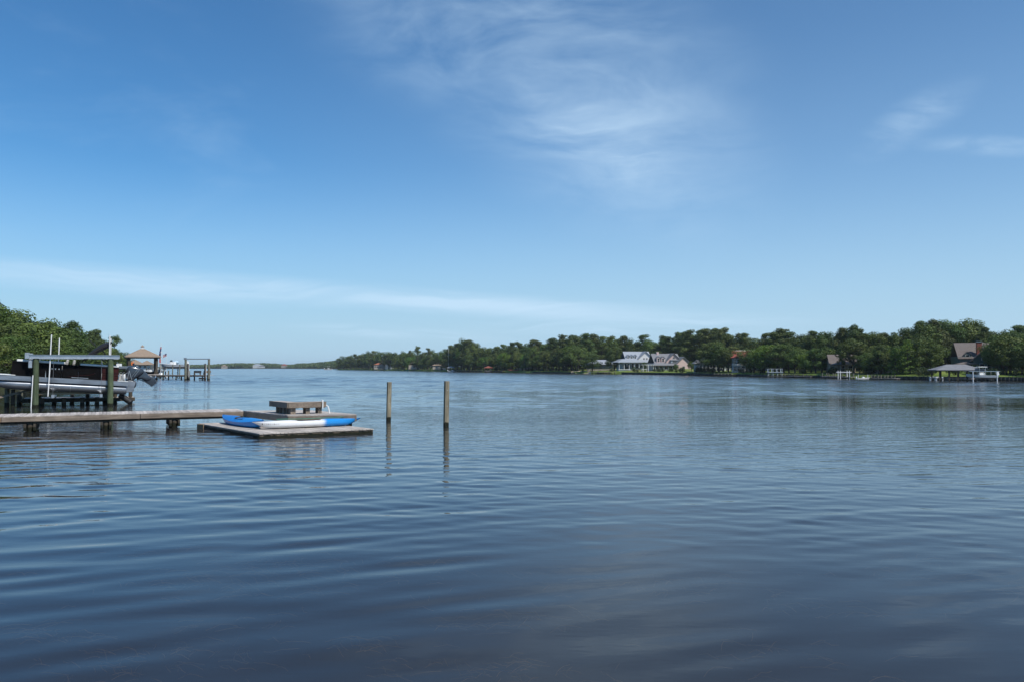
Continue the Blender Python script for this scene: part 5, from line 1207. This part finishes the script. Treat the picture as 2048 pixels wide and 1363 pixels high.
for x in (-1.9, 2.1):
    for y in (-1.5, 1.5): MB().tube((x, y, -1.2), (x, y, 1.85), .09, .085, 8).build('pile', M['pvc' if y < 0 else 'greypile'], sl, True)
for y in (-1.5, 1.5): MB().span(-2.5, 2.6, y - .06, y + .06, 1.85, 1.95).build('top_beam', M['galv'], sl)
for px, lab in ((1866, 'short white boarding step at the bulkhead'), (1877, 'small white boarding step beside the boathouse')):
    q = shore_pt(px, -1.2); o = thing('boarding_step', lab, 'steps', (q.x, q.y, 0), R(-12))
    for x in (-.6, .6): MB().span(x - .06, x + .06, -.5, .5, -.8, .75).build('post', M['pvc'], o)
    MB().span(-.7, .7, -.5, .5, .35, .43).build('tread', M['pvc'], o); MB().span(-.7, .7, -.1, .5, .66, .74).build('tread', M['pvc'], o)
# low white boat, white lift, two-level dock, jetty posts
q = shore_pt(1726, -3); motorboat('flat_boat', 'low open white skiff moored between two white poles', (q.x, q.y, -.12), R(4), 3.0, 'white_gel', False)
for px in (1716, 1735):
    q = shore_pt(px, -2); o = thing('mooring_pole', 'thin white mooring pole beside the open skiff', 'pole', (q.x, q.y, 0), 0, 'white poles by the skiff'); MB().tube((0, 0, -1.2), (0, 0, .95), .06, .05, 8).build('shaft', M['pvc'], o, True); MB().ball((0, 0, .96), .07, 8, 4).build('cap', M['pvc'], o)
q = shore_pt(1687, -3.5); sl = thing('boat_lift', 'small white boat lift before the shaded house', 'boat lift', (q.x, q.y, 0), R(-8))
for x in (-1.0, 1.0):
    for y in (-1, 1): MB().tube((x, y, -1.2), (x, y, 1.9), .09, .08, 8).build('pile', M['pvc'], sl, True)
for y in (-1, 1): MB().span(-1.4, 1.4, y - .07, y + .07, 1.45, 1.6).build('top_beam', M['pvc'], sl)
q = shore_pt(1549, -4); o = thing('two_level_dock', 'white two-level dock pavilion in the shade of the oak', 'dock', (q.x, q.y, 0), R(-10))
for x in (-1.7, -.6, .6, 1.7):
    for y in (-1.2, 1.2): MB().span(x - .07, x + .07, y - .05, y + .05, -1, 2.3).build('post', M['bluegreywall'], o)
MB().span(-2.0, 2.0, -1.4, 1.4, 1.25, 1.4).build('upper_deck', M['bluegreywall'], o); MB().span(-2.0, 2.0, -1.4, 1.4, .25, .4).build('lower_deck', M['greypile'], o); MB().span(-1.9, 1.9, -1.42, -1.36, 2.2, 2.28).build('rail', M['bluegreywall'], o)  # white dock; its shade is put into the blue-grey and grey materials
small_dock('low plank jetty along the shaded bank beside the two-level dock', shore_pt(1500, -1.6), shore_pt(1620, -1.8), .35, 1.2, 14, 'deckwood', .55)
small_dock('low plank jetty before the red-roofed house', shore_pt(1425, -4), shore_pt(1466, -4), .45, 1.4, 6, 'fascia', .5)
small_dock('low jetty of pale posts beside the open skiff', shore_pt(1738, -2.0), shore_pt(1792, -2.2), .3, 1.0, 8, 'deckwood', .7)
small_dock('low plank dock before the shaded taupe-roofed house', shore_pt(1640, -2.5), shore_pt(1700, -2.5), .45, 1.4, 9, 'deckwood', .8)
small_dock('pale dock with white posts below the ranch house', shore_pt(1182, -5), shore_pt(1222, -5), .7, 2.4, 7, 'fascia', .3)
small_dock('long reddish plank dock on the distant bank', shore_pt(908, -6), shore_pt(985, -6), .8, 2, 14, 'fascia', .6)
small_dock('reddish plank dock beyond the brown gazebo', shore_pt(986, -5), shore_pt(1004, -5), .8, 2, 4, 'fascia', .6)
for px, top, rf, lab in ((902, 733, 'bluegreyroof', 'small gazebo with pale roof by the tall flagpole'), (977, 733.5, 'brick', 'small gazebo with rusty red roof on the long dock')):
    q = shore_pt(px, -7); k_ = q.y / F; o = thing('gazebo', lab, 'gazebo', (q.x, q.y, 0), 0); hip(o, rf, -1.9, 1.9, -1.9, 1.9, 2.3, 1.0)
    for x in (-1.6, 1.6):
        for y in (-1.6, 1.6): MB().span(x - .1, x + .1, y - .1, y + .1, -1, 2.3).build('post', M['darkpile'], o)
    MB().span(-2, 2, -2, 2, .7, .85).build('deck', M['deckwood'], o)
q = shore_pt(897, 2); o = thing('flagpole', 'tall thin grey flagpole on the distant bank', 'flagpole', (q.x, q.y, .8), 0); MB().tube((0, 0, 0), (0, 0, CZ + 34 * q.y / F), .11, .07, 6).build('shaft', M['pvc'], o, True); MB().ball((0, 0, CZ + 34 * q.y / F), .14, 8, 5).build('finial', M['pvc'], o)
q = shore_pt(905, -9); motorboat('motor_boat', 'white boat moored under the pale-roofed gazebo', (q.x, q.y, -.1), 0, 5.5, 'white_gel', False)
q = shore_pt(815, -5); motorboat('motor_boat', 'green covered boat on the distant bank', (q.x, q.y, -.1), 0, 4.5, 'teal_gel', False, ('teal_gel', 'teal_gel'))
q = shore_pt(1026, -2); kayak('canoe', 'dull red canoe drawn up on the bank by the pale terrace', M['brick'], (q.x, q.y, .9), R(5), 0, 5.5, 1.0, .6)
q = shore_pt(657, 0); q = atY(657, 735, 900); motorboat('motor_boat', 'white cabin boat far across the open water', (q.x, q.y, -.2), 0, 9.0, 'white_gel', True)
for k in range(4):
    q = shore_pt(881 + k * 3.2, 10); o = thing('lawn_chair', 'white lawn chair on the bright strip of lawn', 'chair', (q.x, q.y, land_z(q.x, q.y) - .05), R(20 * k - 20), 'white lawn chairs on the distant bank')
    MB().box((0, 0, .4), (.7, .7, .08), 0, .12).build('seat', M['paintwhite'], o); MB().box((0, .4, .8), (.7, .08, .9), 0, -.3).build('backrest', M['paintwhite'], o)
    for x in (-.3, .3):
        MB().span(x - .05, x + .05, -.35, -.27, 0, .4).build('leg', M['paintwhite'], o); MB().span(x - .05, x + .05, .3, .38, 0, .4).build('leg', M['paintwhite'], o)

# ------------------------------------------------------------------ moist summer air over the water
mh = bpy.data.materials.new('haze'); mh.use_nodes = True; t = NT(mh.node_tree); t.n.clear()
pv = t.new('ShaderNodeVolumePrincipled'); pv.inputs['Color'].default_value = (0.80, 0.90, 1.0, 1); pv.inputs['Density'].default_value = 0.0001; pv.inputs['Anisotropy'].default_value = 0.2
out = t.new('ShaderNodeOutputMaterial'); t.link(pv.outputs[0], out.inputs['Volume'])
o = MB().span(-6500, 6500, -200, 5500, -3.5, 36).build('haze', mh); tag(o, 'thin pale summer haze over the water', 'haze', kind='stuff')

q = atY(265, 727, 168); o = thing('life_vest', 'orange life vest hanging at the gazebo post', 'life vest', (q.x, q.y, q.z - .3), R(29))
MB().box((0, 0, .3), (.5, .16, .62)).build('vest', M['orange'], o, bevel=.05)
for s in (-1, 1): MB().path([(s * .14, 0, .6), (s * .15, -.02, .78), (s * .1, .05, .86)], .035, 6).build('strap', M['orange'], o, True)
for k, (px, col) in enumerate(((303, 'white_gel'), (312, 'bluegreywall'))):
    q = atY(px, 741, 195); motorboat('covered_boat', ('white' if k == 0 else 'grey-blue') + ' covered boat among the piles beyond the gazebo', (q.x, q.y, 1.0 + .5 * k), R(160), 4.8, col, False)
for px in (260, 1000): pass
